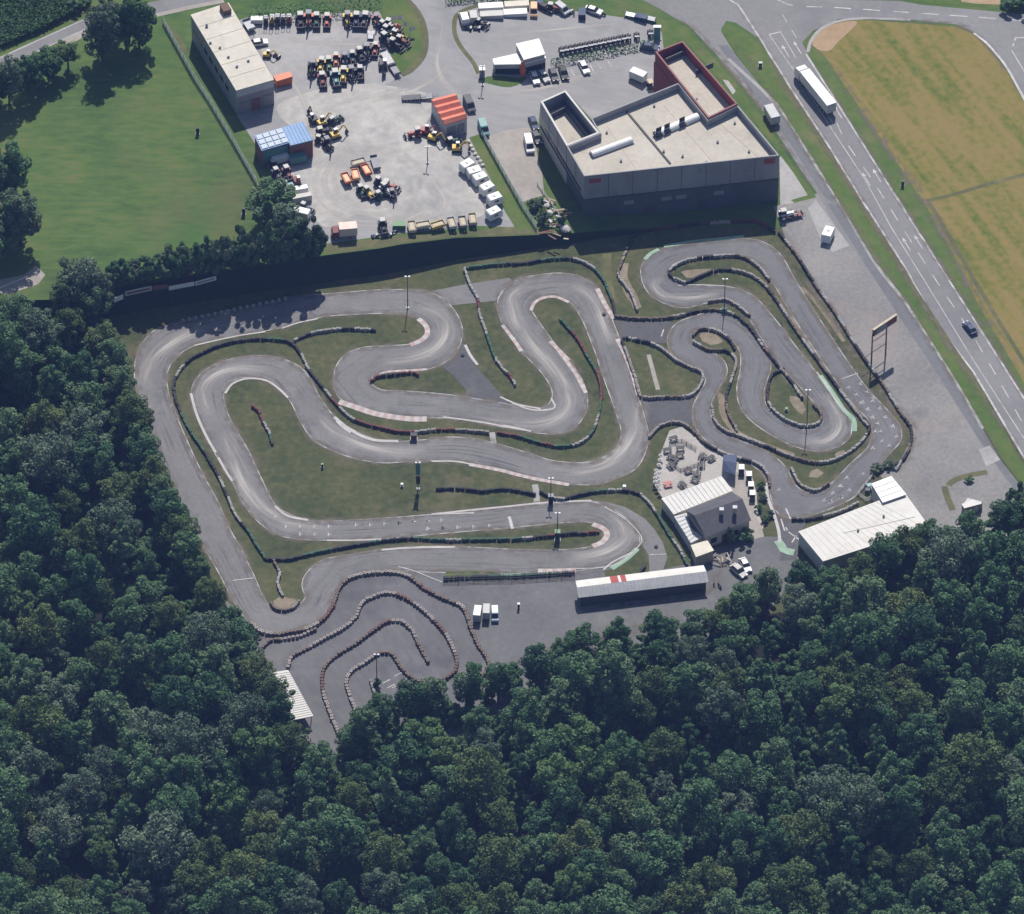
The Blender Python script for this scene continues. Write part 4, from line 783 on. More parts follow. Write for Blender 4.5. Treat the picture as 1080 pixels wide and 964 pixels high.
bars = [
 ('tyre wall curving round the inner loop beside the long left straight', [(280,590),(271,577),(262,562),(250,547),(240,525),(232,507),(222,489),(215,477),(200,455),(188,430),(183,410),(187,396),(200,381),(220,370),(240,363),(262,359.5),(287,359),(305,362),(317,374),(325,390),(342,412)], A),
 ('black tyre wall with white lengths snaking above the middle straight', [(343,413),(357,430),(372,443),(388,449),(402,452.5),(417,456),(437,457),(460,454.5),(490,455),(516,457.5)], B_),
 ('tyre wall rounding the outside of the lowest S bend corner', [(525,457.5),(545,461),(575,469.5),(592,472),(610,469),(624,458),(631,440),(634,414),(629,393),(620,378),(607,356),(598,346),(591,338)], ['t_black', 't_white', 't_green', 't_red', 't_green']),
 ('dark tyre wall below the left end of the start straight', [(282,591),(305,591),(325,586),(355,580),(380,575.5),(405,571.5),(436,569)], ['t_black', 't_green', 't_black']),
 ('black and green tyre row between start straight and return straight', [(437,569),(470,571),(500,570.5),(538,570)], ['t_black', 't_green', 't_white']),
 ('tyre row ending with a red stack inside the hairpin', [(541,570),(555,569),(585,566),(600,564),(615,563.5),(632,562)], ['t_red', 't_green', 't_white', 't_black']),
 ('pale tyre row leading down to the round gravel patch', [(289,593),(295,606),(293,617),(298,630)], ['t_pale', 't_white', 't_brown']),
 ('low tyre row ringing the round gravel patch', [(285,637),(290,643),(300,645),(310,642),(315,636)], ['t_brown', 't_pale']),
 ('straight black and white tyre row on the big infield lawn', [(461,517),(485,516.5),(507,519),(532,517),(550,519.5),(564,522.5)], ['t_black', 't_white', 't_black']),
 ('tyre wall above the right end of the start straight', [(570,520),(580,525),(592,527.5),(610,523.5),(635,519),(664,519),(676,523)], ['t_black', 't_white', 't_green', 't_black']),
 ('green and white tyre wall beside the clubhouse bank', [(678,525),(685,532),(695,547),(707,567),(718,583),(725,598)], ['t_green', 't_white', 't_green', 't_pale']),
 ('short zigzag tyre row on the upper left infield', [(311,360),(325,354),(340,350.5),(355,348.5),(370,348),(397,349.5)], ['t_black', 't_white'], 2),
 ('short red and black tyre row at the tip of the small triangle', [(392,403),(397,399),(415,396.5),(436,394.5),(442,397)], ['t_red', 't_black', 't_white']),
 ('tyre wall running down from the link road on the centre lawn', [(490,285),(495,300),(504,317),(506,333),(512,350),(517,365),(522,378),(530,390),(537,397),(544,408)], ['t_white', 't_green', 't_red', 't_white']),
 ('tyre wall along the top of the track below the embankment', [(491,284),(520,280.5),(555,278.5),(580,274.5),(600,274),(615,277.5),(630,288),(640,304),(646,320),(649,333)], ['t_black', 't_white', 't_green', 't_black']),
 ('tiny red and green tyre row alone on the left infield', [(266,430),(272,434),(277,445),(284,458),(287,469)], ['t_red', 't_white', 't_green']),
 ('bent tyre wall west of the second track hairpin', [(660,267),(656,278),(652,291),(665,310),(672,328)], Dd),
 ('tyre wall in the shade behind the big hall', [(661,264),(670,250),(684,244.5),(715,240),(765,235.5),(800,235.5),(818,246)], ['t_red', 't_white', 't_red', 't_black']),
 ('long tyre wall separating the second track from the parking ground', [(822,247),(840,270),(862,305),(880,330),(905,370),(930,405),(950,437),(961,454),(960,470),(951,487),(936,494),(922,492)], ['t_black', 't_white', 't_brown', 't_black']),
 ('tyre wall dividing the top and middle runs of the second track', [(649,335),(670,337),(695,337),(715,334.5),(735,329.5),(755,328),(772,332),(790,346),(805,367),(820,386),(834,403),(846,421)], Dd),
 ('short tyre row above the second track near the lamp post', [(748,319),(765,317.5),(777,323),(790,334)], Dd),
 ('tyre row capping the upper long island of the second track', [(722,299.5),(708,293),(706,287),(715,280),(730,274.5),(755,271.5),(780,271.5),(797,280),(812,297)], Dd),
 ('tyre row along the lower side of the upper long island', [(725,299),(740,292),(755,286.5),(777,286.5),(800,296),(820,320),(840,350),(865,385),(880,405),(900,432),(915,450)], Dd),
 ('tyre row over the small sandy island of the second track', [(731,355),(738,348.5),(752,349),(767,357),(775,370)], Dd),
 ('tyre row under the small sandy island of the second track', [(732,362),(747,370),(767,371.5),(776,381),(772,400),(766,420),(768,437),(777,455)], Dd),
 ('tyre rectangle round the lawn with a white strip', [(672,359.5),(690,364.5),(702,372),(713,381),(730,389.5),(740,394),(741,402),(733,415),(725,419),(700,420),(677,419.5),(670,400),(662,376),(657,358),(672,359.5)], Dd),
 ('tyre wall winding below the middle loop of the second track', [(751,430),(754,445),(764,455),(780,461),(810,472.5),(837,483.5),(860,489),(877,487),(897,477),(911,464),(917,452),(909,441)], Dd),
 ('tyre ring round the teardrop island', [(826,391),(815,396),(810,410),(811,427),(825,441.5),(847,450.5),(864,447),(866,438),(858,428)], Dd),
 ('tyre row round the tip of the lowest second track island', [(835,496),(842,510),(851,516),(861,518.5),(875,511)], Dd),
 ('tyre wall around the top of the patio', [(685,462),(697,450),(717,447),(732,457),(745,470),(765,480),(782,485.5),(800,491),(810,503),(812,515)], ['t_brown', 't_black', 't_pale', 't_white']),
 ('brown and white tyre wall between the circuit and the rental track', [(265,659),(275,667),(290,670.5),(307,667.5),(325,664),(340,655),(350,642),(357,623),(367,612),(382,607),(400,605),(417,605),(431,609),(447,621),(465,631),(487,641),(496,662),(505,682),(516,702),(507,716)], Cc, 6, .55),
 ('short tyre row meeting the rental wall at the forest edge', [(277,684),(285,677),(297,675.5),(315,672.5),(335,664)], ['t_black', 't_pale', 't_brown'], 6, .45),
 ('outer winding tyre lane wall of the rental track', [(304,705),(307,695),(322,686),(340,676),(365,661.5),(376,651),(382,637),(395,630),(410,626.5),(425,631),(440,640),(457,655),(470,670),(478,686),(482,700),(479,710),(462,721)], Cc, 6, .5),
 ('middle winding tyre lane wall of the rental track', [(357,775),(347,750),(341,732),(340,715),(343,704),(355,692),(375,680),(395,665.5),(410,656.5),(424,657),(435,667),(442,682),(452,700)], Cc, 6, .5),
 ('inner winding tyre lane wall of the rental track', [(375,750),(369,735),(365.5,720),(370,710),(385,700),(400,690.5),(412,690),(419,699),(427,710),(440,719.5),(454,724)], Cc, 6, .5),
 ('short tyre stub beside the rental track lamp', [(391,720),(394,730),(398,740)], Cc, 6),
 ('tyre wall under the paddock fence', [(469,611.5),(500,610),(540,609),(606,605.5)], ['t_green', 't_black', 't_green', 't_black']),
 ('tyre row at the corner by the pit building roof', [(922,493),(929,497),(938,493),(945,496),(950,488)], ['t_black', 't_white']),
 ('tyre row along the front of the pit building', [(836,549),(850,549),(872,545),(890,539),(905,531)], ['t_white', 't_black']),
 ('tyre row closing the small lawn by the grandstand', [(668,611),(674,606),(680,599)], ['t_brown', 't_black']),
]
for bb in bars: barrier(bb[0], bb[1], bb[2], runs=bb[3] if len(bb) > 3 else 7, r=(bb[4]*.92 if len(bb) > 4 else .34))
proto = None
for k in range(17):
    px, py = C(100, 240, [(372+27*k, 396-5.8*k)])[0]; p = G(px, py)
    if proto is None:
        mb = MB(); mb.cyl((0, 0, 0), (0, 0, .55), .42, 10, .40); mb.cyl((0, 0, .55), (0, 0, .6), .40, 10, .3); proto = mb.build('tyre_stack', 't_white'); tag(proto, 'white tyre stack in the row along the shaded top straight', 'tyre stack', 'white tyre stacks on the top straight'); o = proto
    else: o = copy_tree(proto)
    o.location = p

# ------------------------------------------------------------------ fences, hoardings, masts
def fence(name, label, cat, pts, h, gap, mesh_m, post_m, upper=False, dens=1, solid=False, group=None):
    w = gx(pts); zz = lambda p: H(p.x) if upper else 0
    R = thing(name, label, cat, (w[0].x, w[0].y, zz(w[0])), 0, group)
    mb = MB(); tot = 0
    for a, b in zip(w, w[1:]):
        d = b-a; L0 = d.length; nn = Vector((-d.y, d.x)).normalized()*.03
        for z0, z1 in ([(.1, h-.05)] if solid else [(h-.09, h-.03), (.1, .16)]+[(h*k/(dens+1)-.02, h*k/(dens+1)+.02) for k in range(1, dens+1)]):
            mb.add([(*(a+nn), zz(a)+z0), (*(b+nn), zz(b)+z0), (*(b+nn), zz(b)+z1), (*(a+nn), zz(a)+z1), (*(a-nn), zz(a)+z0), (*(b-nn), zz(b)+z0), (*(b-nn), zz(b)+z1), (*(a-nn), zz(a)+z1)], [(0, 1, 2, 3), (7, 6, 5, 4), (3, 2, 6, 7), (0, 4, 5, 1)])
        if not solid:
            for k in range(int(L0/.22)):
                c = a+d*(k*.22/L0); mb.box(c.x, c.y, zz(c)+h/2, .035, .035, h-.2)
    add(R, mb, 'mesh_panel' if not solid else 'boards', mesh_m)
    for a, b in zip(w, w[1:]):
        n = max(1, round((b-a).length/gap))
        for k in range(n+(b == w[-1])):
            c = a.lerp(b, k/n); mb = MB(); mb.box(c.x, c.y, zz(c)+h/2, .12, .12, h+.1); add(R, mb, 'post', post_m)
    return R
simple('fence_green', (.20, .26, .22), .6); simple('fence_grey', (.40, .42, .42), .5)
fence('meadow_fence', 'long grey-green mesh fence between meadow and workshop', 'fence', [(172,24),(190,57),(205,84),(220,107),(245,149),(270,193),(272,201)], 2.0, 2.6, 'fence_green', 'fence_grey', True, 5)
fence('yard_fence', 'grey mesh fence along the grass strip beside the gravel path', 'fence', [(509,144),(530,182),(550,218),(566,242)], 1.9, 2.6, 'fence_green', 'fence_grey', True, 5)
fence('low_rail', 'pale rail fence beside the dark weedy bank west of the hall', 'fence', [(567,195),(577,210),(588,226),(594,238)], 1.1, 2.2, 'offwhite', 'fence_grey', True, 1)
fence('paddock_fence', 'dark post and rail fence on the edge of the paddock', 'fence', [(468,613.5),(500,612),(540,611.5),(606,607.5)], 1.9, 3.0, 'darkgrey', 'darkgrey', False, 2)
fence('patio_fence', 'dark rail round the playground corner of the patio', 'fence', [(706,470),(719,466),(734,475)], 1.0, 1.6, 'darkgrey', 'black')
fence('patio_fence', 'dark low rail bordering the sandy square of the patio', 'fence', [(712,493),(718,497),(739,490)], .9, 1.6, 'darkgrey', 'black')
fence('glass_rail', 'pale rail at the bend below the pit exit', 'fence', [(904,523),(912,513),(920,503)], 1.1, 2, 'offwhite', 'fence_grey')
fence('glass_rail', 'pale rail by the white pit building corner', 'fence', [(906,523),(914,529),(918,527)], 1.1, 2, 'offwhite', 'fence_grey')
# banners on the bank under the hedge
def hoarding(label, a, b, h, m, band):
    pa, pb = PZ(*a, 5.6), PZ(*b, 5.6); d = (pb-pa).xy; an = math.atan2(d.y, d.x); c = (pa+pb)/2
    R = thing('banner', label, 'banner', (c.x, c.y, 4.7), an, 'banners under the hedge')
    mb = MB(); mb.box(0, 0, .2+h/2, d.length, .08, h); mb.build('sheet', m, R)
    for u in (-.48, 0, .48): mb = MB(); mb.box(u*d.length, .1, (h-3.6)/2, .1, .1, h+3.8); mb.build('post', 'black', R)
    if band:
        mb = MB(); mb.box(0, -.06, .2+h*.5, d.length*.86, .04, h*.35); mb.build('band', band, R)
hoarding('small white banner at the left end of the hedge bank', (120,317), (130,313), 1.5, 'white', None)
hoarding('grey banner with dull red band under the hedge', (132,310), (160,304), 1.5, 'lightgrey', 'dullred')
hoarding('dark red banner in the middle of the hedge bank', (161,304), (177,302), 1.4, 'brick', None)
hoarding('long white banner under the hedge', (178,304), (205,299), 1.3, 'white', None)
hoarding('white banner with grey band at the right end of the hedge bank', (206,299), (228,293), 1.3, 'white', 'grey')

def lamp(label, px, py, h, plant=True, upper=False, flag=False):
    p = G(px, py); R = thing('floodlight_mast', label, 'lamp post', p, 0, None)
    mb = MB(); mb.cyl((0, 0, 0), (0, 0, h), .13, 10, .08); mb.build('pole', 'darkgrey', R)
    if flag:
        mb = MB(); mb.box(0, -.16, h*.78, 1.0, .1, h*.4); mb.build('banner', 'teal', R); mb = MB(); mb.box(0, -.18, h*.38, .9, .12, h*.3); mb.build('lower_banner', 'black', R)
    mb = MB(); mb.box(0, 0, .15, .7, .7, .3); mb.build('base', 'lightgrey', R)
    mb = MB(); mb.box(0, 0, h+.05, 1.1, .1, .1); hh = mb.build('head_bracket', 'grey', R)
    for sx in (-.42, .42): mb = MB(); mb.box(sx, 0, h+.2, .5, .42, .22, 0, .8, .8); lm = mb.build('floodlight', 'white', R)
lamp('tall floodlight mast on the verge below the embankment', 430, 325, 10)
lamp('floodlight mast between the upper runs of the second track', 764, 327, 9.8)
lamp('tall floodlight mast on the teardrop island', 851, 450, 11.6)
lamp('floodlight mast inside the rental track', 397.5, 722, 9.5)
lamp('floodlight mast hung with banners on the big infield lawn', 441, 516, 8.4, flag=True)
lamp('floodlight mast beside the footpath above the start straight', 581, 528, 7.0)
lamp('floodlight mast standing in the start straight tyre row', 588, 563, 6.5)
lamp('lamp post at the dealer entrance verge', 509, 90, 6.0, upper=True)
lamp('lamp post by the yard machines', 451, 172, 5)
def post(name, label, cat, px, py, w, d, h, m, cap=None, group=None):
    p = G(px, py); R = thing(name, label, cat, p, 0, group); mb = MB(); mb.box(0, 0, h/2, w, d, h, 0, .9, .9); mb.build('body', m, R)
    mb = MB(); mb.box(0, 0, h+.05, w*1.15, d*1.15, .1); mb.build('cap', cap or m, R); mb = MB(); mb.box(0, 0, .06, w*1.3, d*1.3, .12); mb.build('foot', 'grey', R); return R
post('wooden_post_box', 'dark upright box alone in the middle of the meadow', 'box', 208.5, 141, .8, .7, 1.9, 'black')
post('wooden_post_box', 'dark upright box on the meadow nearest the big hedge trees', 'box', 257, 226, .8, .7, 1.9, 'black')
post('wooden_post_box', 'dark upright box beside the meadow fence corner', 'box', 268.5, 226, .8, .7, 1.9, 'black')
post('marshal_box', 'small dark marker box on the big infield lawn', 'box', 340, 493, .5, .5, 1.1, 'black', 'green')
post('marshal_box', 'red and black marshal box beside the middle straight tyre wall', 'box', 436.5, 463, 1.4, 1.0, 1.5, 'dullred', 'black')
post('marshal_box', 'small white marker box near the infield floodlight', 'box', 424, 513, .5, .5, .8, 'white')
post('marshal_box', 'green marker box at the foot of the second track mast', 'box', 764, 329, 1.0, .8, 1.2, 'darkgreen')
post('marshal_box', 'small green box on the teardrop island', 'box', 829.5, 433, .6, .6, .7, 'green')
post('marshal_box', 'dark green starter box by the start tyre row', 'box', 588, 569, 1.1, 1.1, 2.6, 'darkgreen', 'green')
post('marshal_box', 'dark control post above the start straight', 'box', 581, 531, 1.1, 1.0, 2.6, 'black', 'grey')
post('marshal_box', 'pale marker box near the bend above the clubhouse bank', 'box', 658.5, 514.5, .6, .6, .6, 'white')
post('paddock_post', 'single dark paddock post with pale cap', 'post', 547, 642, .5, .5, 1.6, 'black', 'white')
post('electric_cabinet', 'white cabinet on the end of the dealer lot verge', 'cabinet', 693, 41, 1.6, .8, 4.0, 'teal', 'white')
post('electric_cabinet', 'pale cabinet at the point of the dealer verge', 'cabinet', 508.5, 80, 1.3, 1.3, 2.4, 'grey', 'white')
post('sign_box', 'small dark road sign box on the far road verge', 'sign box', 952, 196, .7, .4, 1.5, 'darkgrey')
post('sign_box', 'small grey bin box on the road verge', 'sign box', 802, 70, .8, .6, 1.2, 'darkgrey', 'lightgrey')
# orange figure-like column in front of the showroom
R = root_at('orange_column', 'bright orange inflatable column in front of the white showroom', 'inflatable', 551, 79)
for z0, z1, r0, r1, dx in ((0, 1.2, .7, .6, 0), (1.2, 2.6, .85, .6, .1), (2.6, 3.6, .7, .45, -.1), (3.6, 4.4, .5, .15, 0)):
    mb = MB(); mb.cyl((dx, 0, z0), (dx, 0, z1), r0, 10, r1); mb.build('segment', 'orange', R)
# flag poles
for k, (px, py, hh, c) in enumerate([(413,31,4.6,'white'), (420,31,4.6,'white'), (426,34,3.6,'cream'), (432,37,3.0,'white'), (417,38,3.6,'orange')]):
    p = G(px, py); R = thing('flag_pole', ['white flag leftmost on the green verge island', 'white flag in the middle of the green verge island', 'cream flag near the right side of the verge island', 'lowest white flag by the curving kerb', 'orange flag among the verge machines'][k], 'flag', p, 0, None)
    mb = MB(); mb.cyl((0, 0, 0), (0, 0, hh), .05, 8, .03); mb.build('pole', 'lightgrey', R)
    mb = MB(); n = 5; vs = []
    for i in range(n+1):
        for z in (hh-.1, hh-1.6+.1*i): vs.append((.06+.26*i, .12*math.sin(i*1.3+k), z-.08*i))
    vs += [(x, y+.02, z) for x, y, z in vs]; m_ = 2*(n+1)
    mb.add(vs, [(2*i, 2*i+2, 2*i+3, 2*i+1) for i in range(n)]+[(m_+2*i+1, m_+2*i+3, m_+2*i+2, m_+2*i) for i in range(n)]); mb.build('cloth', c, R)
# billboard gantry over the parking ground
p0, p1 = G(919, 383), G(934, 373); d = (p1-p0).xy; an = math.atan2(d.y, d.x)
ZB = 9.6
R = thing('billboard', 'tall two-legged billboard frame on the parking ground', 'billboard', p0, an)
for u in (0, d.length): mb = MB(); mb.cyl((u, 0, 0), (u, 0, ZB-.2), .2, 10, .16); mb.build('leg', 'brown', R)
for z in (3.4, 6.8): mb = MB(); mb.box(d.length/2, 0, z, d.length, .16, .16); mb.build('cross_beam', 'brown', R)
mb = MB(); mb.box(d.length/2+1.6, 0, ZB, 7.4, .5, 2.0); mb.build('board', 'dullred', R)
mb = MB(); mb.box(d.length/2+.4, -.28, ZB, 3.4, .06, 1.5); mb.build('board_face', 'grey', R); mb = MB(); mb.box(d.length/2+1.6, 0, ZB+1.06, 7.6, .6, .1); mb.build('board_cap', 'beige', R)
mb = MB(); mb.box(-1.4, 0, 3.4, 3.0, .12, .12); mb.build('side_brace', 'brown', R)
# ------------------------------------------------------------------ vehicles and yard machines (built once per kind and colour, then copied)
PROTO = {}
def wheels(R, xs, y, r, w=.24, nm='wheel', rim=True):
    for x in xs:
        for s in (-1, 1):
            mb = MB(); mb.cyl((x, s*(y-w/2), r), (x, s*(y+w/2), r), r, 14); wo = mb.build(nm, 'tyre', R)
            if rim: mb = MB(); mb.cyl((x, s*(y+w/2), r), (x, s*(y+w/2+.02), r), r*.55, 10); mb.build('rim', 'lightgrey', wo)
def mk_car(R, c, van=False, L_=4.4, wd=1.8, h=1.45):
    if van:
        h, L_, wd = 2.2, 5.2, 1.95
        pr = [(-L_/2, .35), (L_/2, .35), (L_/2, .95), (L_/2-.75, 1.15), (L_/2-1.5, h-.15), (L_/2-1.8, h), (-L_/2+.1, h), (-L_/2, h-.2)]
        mb = MB(); mb.profile(pr, wd, inset=.12, zin=1.3); mb.build('body', c, R)
        mb = MB(); mb.add([(L_/2-.72, -wd/2+.2, 1.2), (L_/2-.72, wd/2-.2, 1.2), (L_/2-1.47, wd/2-.25, h-.17), (L_/2-1.47, -wd/2+.25, h-.17)], [(0, 1, 2, 3)]); mb.v = [(x+.03, y, z+.02) for x, y, z in mb.v]; mb.build('windscreen', 'glass', R)
        for s in (-1, 1): mb = MB(); mb.box(L_/2-1.9, s*(wd/2-.1), 1.6, .9, .04, .5); mb.build('side_window', 'glass', R)
    else:
        pr = [(-L_/2, .35), (L_/2, .32), (L_/2+.03, .62), (L_/2-.1, .8), (L_/2-1.15, .95), (-L_/2+.7, .98), (-L_/2+.02, .92), (-L_/2-.03, .6)]
        mb = MB(); mb.profile(pr, wd, inset=.07, zin=.75); mb.build('body', c, R)
        mb = MB(); vs = [(L_/2-1.15, .95), (L_/2-1.85, h-.03), (-L_/2+1.0, h-.03), (-L_/2+.35, .97)]; mb.profile(vs, wd-.16, inset=.17, zin=1.1); mb.build('cabin_glass', 'glass', R)
        mb = MB(); mb.box(-.42, 0, h, 1.62, wd-.52, .06, 0, .94, .92); mb.build('roof', c, R)
    wheels(R, (-L_/2+.85, L_/2-.9), wd/2-.1, .32, .22)
    for s in (-1, 1):
        mb = MB(); mb.box(L_/2-.03, s*(wd/2-.35), .7, .14, .38, .16); mb.build('headlight', 'lamp_lens', R)
        mb = MB(); mb.box(-L_/2, s*(wd/2-.3), .78, .1, .3, .16); mb.build('tail_light', 'red', R)
def mk_van(R, c): mk_car(R, c, True)
def mk_suv(R, c): mk_car(R, c, False, 4.6, 1.9, 1.72)
def mk_boxtrailer(R, c, L_=4.6, wd=2.3, h=2.5):
    mb = MB(); mb.box(0, 0, .55+(h-.55)/2, L_, wd, h-.55); mb.build('box_body', c, R)
    mb = MB(); mb.box(0, 0, h+.04, L_+.05, wd+.05, .09, 0, .97, .9); mb.build('roof', 'white' if c == 'white' else c, R)
    mb = MB(); mb.box(0, 0, .48, L_, wd*.7, .14); mb.box(L_/2+.6, 0, .48, 1.2, .12, .1); mb.build('chassis', 'darkgrey', R); wheels(R, (-.5, .35), wd/2-.1, .33)
    mb = MB(); mb.box(-L_/2-.02, 0, 1.5, .05, wd*.85, h*.62); mb.build('rear_door', 'lightgrey', R)
def mk_caravan(R, c):
    L_, wd, h = 5.0, 2.2, 2.5; pr = [(-2.5, .5), (2.5, .5), (2.5, 1.2), (2.2, h-.3), (1.9, h), (-2.1, h), (-2.4, h-.2), (-2.5, 1.3)]
    mb = MB(); mb.profile(pr, wd); mb.build('body', c, R)
    mb = MB(); mb.box(2.0, 0, 0, .02, .02, .02)
    for s in (-1, 1): mb = MB(); mb.box(0, s*(wd/2+.005), 1.6, 1.5, .03, .6); mb.build('window', 'glass', R)
    mb = MB(); mb.box(3.0, 0, .45, 1.2, .12, .1); mb.build('drawbar', 'darkgrey', R); mb = MB(); mb.box(-.3, 0, h+.06, .7, .7, .1); mb.build('roof_hatch', 'lightgrey', R); wheels(R, (0,), wd/2-.1, .33)
def mk_boxtruck(R, c, box='tan_box', L_=6.0, wd=2.45, h=3.3):
    mb = MB(); mb.box(-.9, 0, .95+(h-.95)/2, L_-1.8, wd, h-.95); mb.build('box_body', box, R)
    mb = MB(); mb.box(-.9, 0, h+.03, L_-1.78, wd+.03, .07); mb.build('roof', box, R)
    mb = MB(); mb.profile([(L_/2-1.7, .5), (L_/2, .5), (L_/2, 1.35), (L_/2-.35, 2.35), (L_/2-1.7, 2.45)], wd-.15); mb.build('cab', c, R)
    mb = MB(); mb.add([(L_/2+.02, -wd/2+.3, 1.4), (L_/2+.02, wd/2-.3, 1.4), (L_/2-.3, wd/2-.35, 2.28), (L_/2-.3, -wd/2+.35, 2.28)], [(0, 1, 2, 3)]); mb.build('windscreen', 'glass', R)
    mb = MB(); mb.box(0, 0, .75, L_-.2, 1.0, .3); mb.build('chassis', 'darkgrey', R); wheels(R, (-L_/2+1.2, L_/2-1.0), wd/2-.18, .45, .3)
def mk_semi(R, c):
    mb = MB(); mb.profile([(5.9, .5), (8.2, .5), (8.25, 1.6), (8.05, 2.9), (7.6, 3.4), (5.9, 3.7)], 2.45); mb.build('cab', c, R)
    mb = MB(); mb.add([(8.27, -1.05, 1.7), (8.27, 1.05, 1.7), (8.08, 1.0, 2.75), (8.08, -1.0, 2.75)], [(0, 1, 2, 3)]); mb.v = [(x+.03, y, z) for x, y, z in mb.v]; mb.build('windscreen', 'glass', R)
    mb = MB(); mb.box(-1.4, 0, 2.55, 13.4, 2.5, 2.75); tr = mb.build('trailer_box', 'white', R)
    mb = MB(); mb.box(-1.4, 0, 3.95, 13.45, 2.54, .06); mb.build('trailer_roof', 'white', tr); mb = MB(); mb.box(-8.12, 0, 2.5, .04, 2.3, 2.5); mb.build('rear_door', 'lightgrey', tr)
    mb = MB(); mb.box(0, 0, .95, 16, .9, .3); mb.build('chassis', 'darkgrey', R); wheels(R, (-6.5, -5.2, -3.9, 4.4, 7.2), 1.02, .5, .36)
    for s in (-1, 1): mb = MB(); mb.box(8.2, s*.9, .8, .15, .4, .25); mb.build('headlight', 'lamp_lens', R)
def mk_tractor(R, c, cab='offwhite', loader=True):
    mb = MB(); mb.box(.9, 0, 1.15, 2.0, .85, .8, 0, .92, .85); mb.build('bonnet', c, R)
    mb = MB(); mb.box(-.65, 0, 1.75, 1.3, 1.25, 1.5, 0, .9, .9); mb.build('cab', 'glass', R)
    mb = MB(); mb.box(-.65, 0, 2.6, 1.5, 1.4, .16, 0, .9, .9); mb.build('cab_roof', cab, R)
    mb = MB(); mb.box(0, 0, .75, 3.2, .5, .4); mb.build('chassis', 'darkgrey', R)
    for s in (-1, 1):
        mb = MB(); mb.cyl((-.85, s*.62, .78), (-.85, s*1.08, .78), .78, 16); wo = mb.build('rear_wheel', 'tyre', R); mb = MB(); mb.cyl((-.85, s*1.08, .78), (-.85, s*1.1, .78), .42, 10); mb.build('rim', c if c != 'black' else 'yellow', wo)
        mb = MB(); mb.cyl((1.4, s*.62, .5), (1.4, s*.95, .5), .5, 14); mb.build('front_wheel', 'tyre', R)
        mb = MB(); mb.box(-.85, s*.85, 1.62, 1.3, .5, .08); mb.build('mudguard', c, R)
    mb = MB(); mb.cyl((1.3, .3, 1.5), (1.3, .3, 2.3), .05, 8); mb.build('exhaust', 'black', R)
    if loader:
        mb = MB()
        for s in (-1, 1): mb.box(1.5, s*.55, 1.2, 2.2, .1, .16, 0); 
        mb.build('loader_arms', c, R); mb = MB(); mb.profile([(2.5, .4), (3.2, .35), (3.25, .5), (2.7, .6), (2.75, 1.2), (2.6, 1.2)], 1.9); mb.build('bucket', 'darkgrey', R)
def mk_forklift(R, c):
    mb = MB(); mb.box(-.2, 0, .75, 1.9, 1.05, .8, 0, .95, .95); mb.build('body', c, R)
    mb = MB(); mb.box(-.2, 0, 2.2, 1.2, 1.05, .1); rf = mb.build('guard_roof', 'lightgrey', R)
    mb = MB()
    for x in (-.72, .3):
        for y in (-.46, .46): mb.box(x, y, 1.65, .07, .07, 1.05)
    mb.build('guard_frame', 'black', rf)
    mb = MB(); mb.box(-.35, 0, 1.25, .55, .5, .2); mb.box(-.6, 0, 1.5, .12, .5, .5); mb.build('seat', 'black', R)
    mb = MB()
    for y in (-.35, .35): mb.box(.95, y, 1.7, .12, .1, 3.2)
    mb.box(.95, 0, 3.25, .1, .8, .1); mb.box(.98, 0, .6, .1, .95, .5); mb.build('mast', 'darkgrey', R)
    mb = MB()
    for y in (-.3, .3): mb.box(1.55, y, .15, 1.1, .12, .06)
    mb.build('forks', 'grey', R); wheels(R, (-.75, .6), .5, .33, .25)
def mk_excavator(R, c):
    for s in (-1, 1): mb = MB(); mb.profile([(-1.3, .1), (1.3, .1), (1.5, .4), (1.3, .7), (-1.3, .7), (-1.5, .4)], .45); mb.v = [(x, y+s*.85, z) for x, y, z in mb.v]; mb.build('track', 'black', R)
    mb = MB(); mb.box(-.25, 0, 1.2, 2.3, 1.8, .9, 0, .95, .95); mb.build('body', c, R)
    mb = MB(); mb.box(.25, .45, 2.0, 1.1, .85, 1.2, 0, .85, .9); mb.build('cab', 'glass', R); mb = MB(); mb.box(.25, .45, 2.64, 1.05, .85, .1); mb.build('cab_roof', 'white', R)
    mb = MB(); mb.add([(.7, -.15, 1.4), (.7, .12, 1.4), (2.4, .12, 3.3), (2.4, -.15, 3.3), (.7, -.15, 1.8), (.7, .12, 1.8), (2.2, .12, 3.6), (2.2, -.15, 3.6)], [(0, 1, 2, 3), (7, 6, 5, 4), (0, 4, 5, 1), (1, 5, 6, 2), (2, 6, 7, 3), (3, 7, 4, 0)])
    mb.add([(2.2, -.12, 3.55), (2.2, .1, 3.55), (3.5, .1, 1.3), (3.5, -.12, 1.3), (2.55, -.12, 3.5), (2.55, .1, 3.5), (3.75, .1, 1.4), (3.75, -.12, 1.4)], [(0, 1, 2, 3), (7, 6, 5, 4), (0, 4, 5, 1), (1, 5, 6, 2), (2, 6, 7, 3), (3, 7, 4, 0)]); mb.build('boom', c, R)
    mb = MB(); mb.profile([(3.0, .3), (3.5, .2), (3.9, .6), (3.75, 1.35), (3.4, 1.3)], .9); mb.build('bucket', 'darkgrey', R)
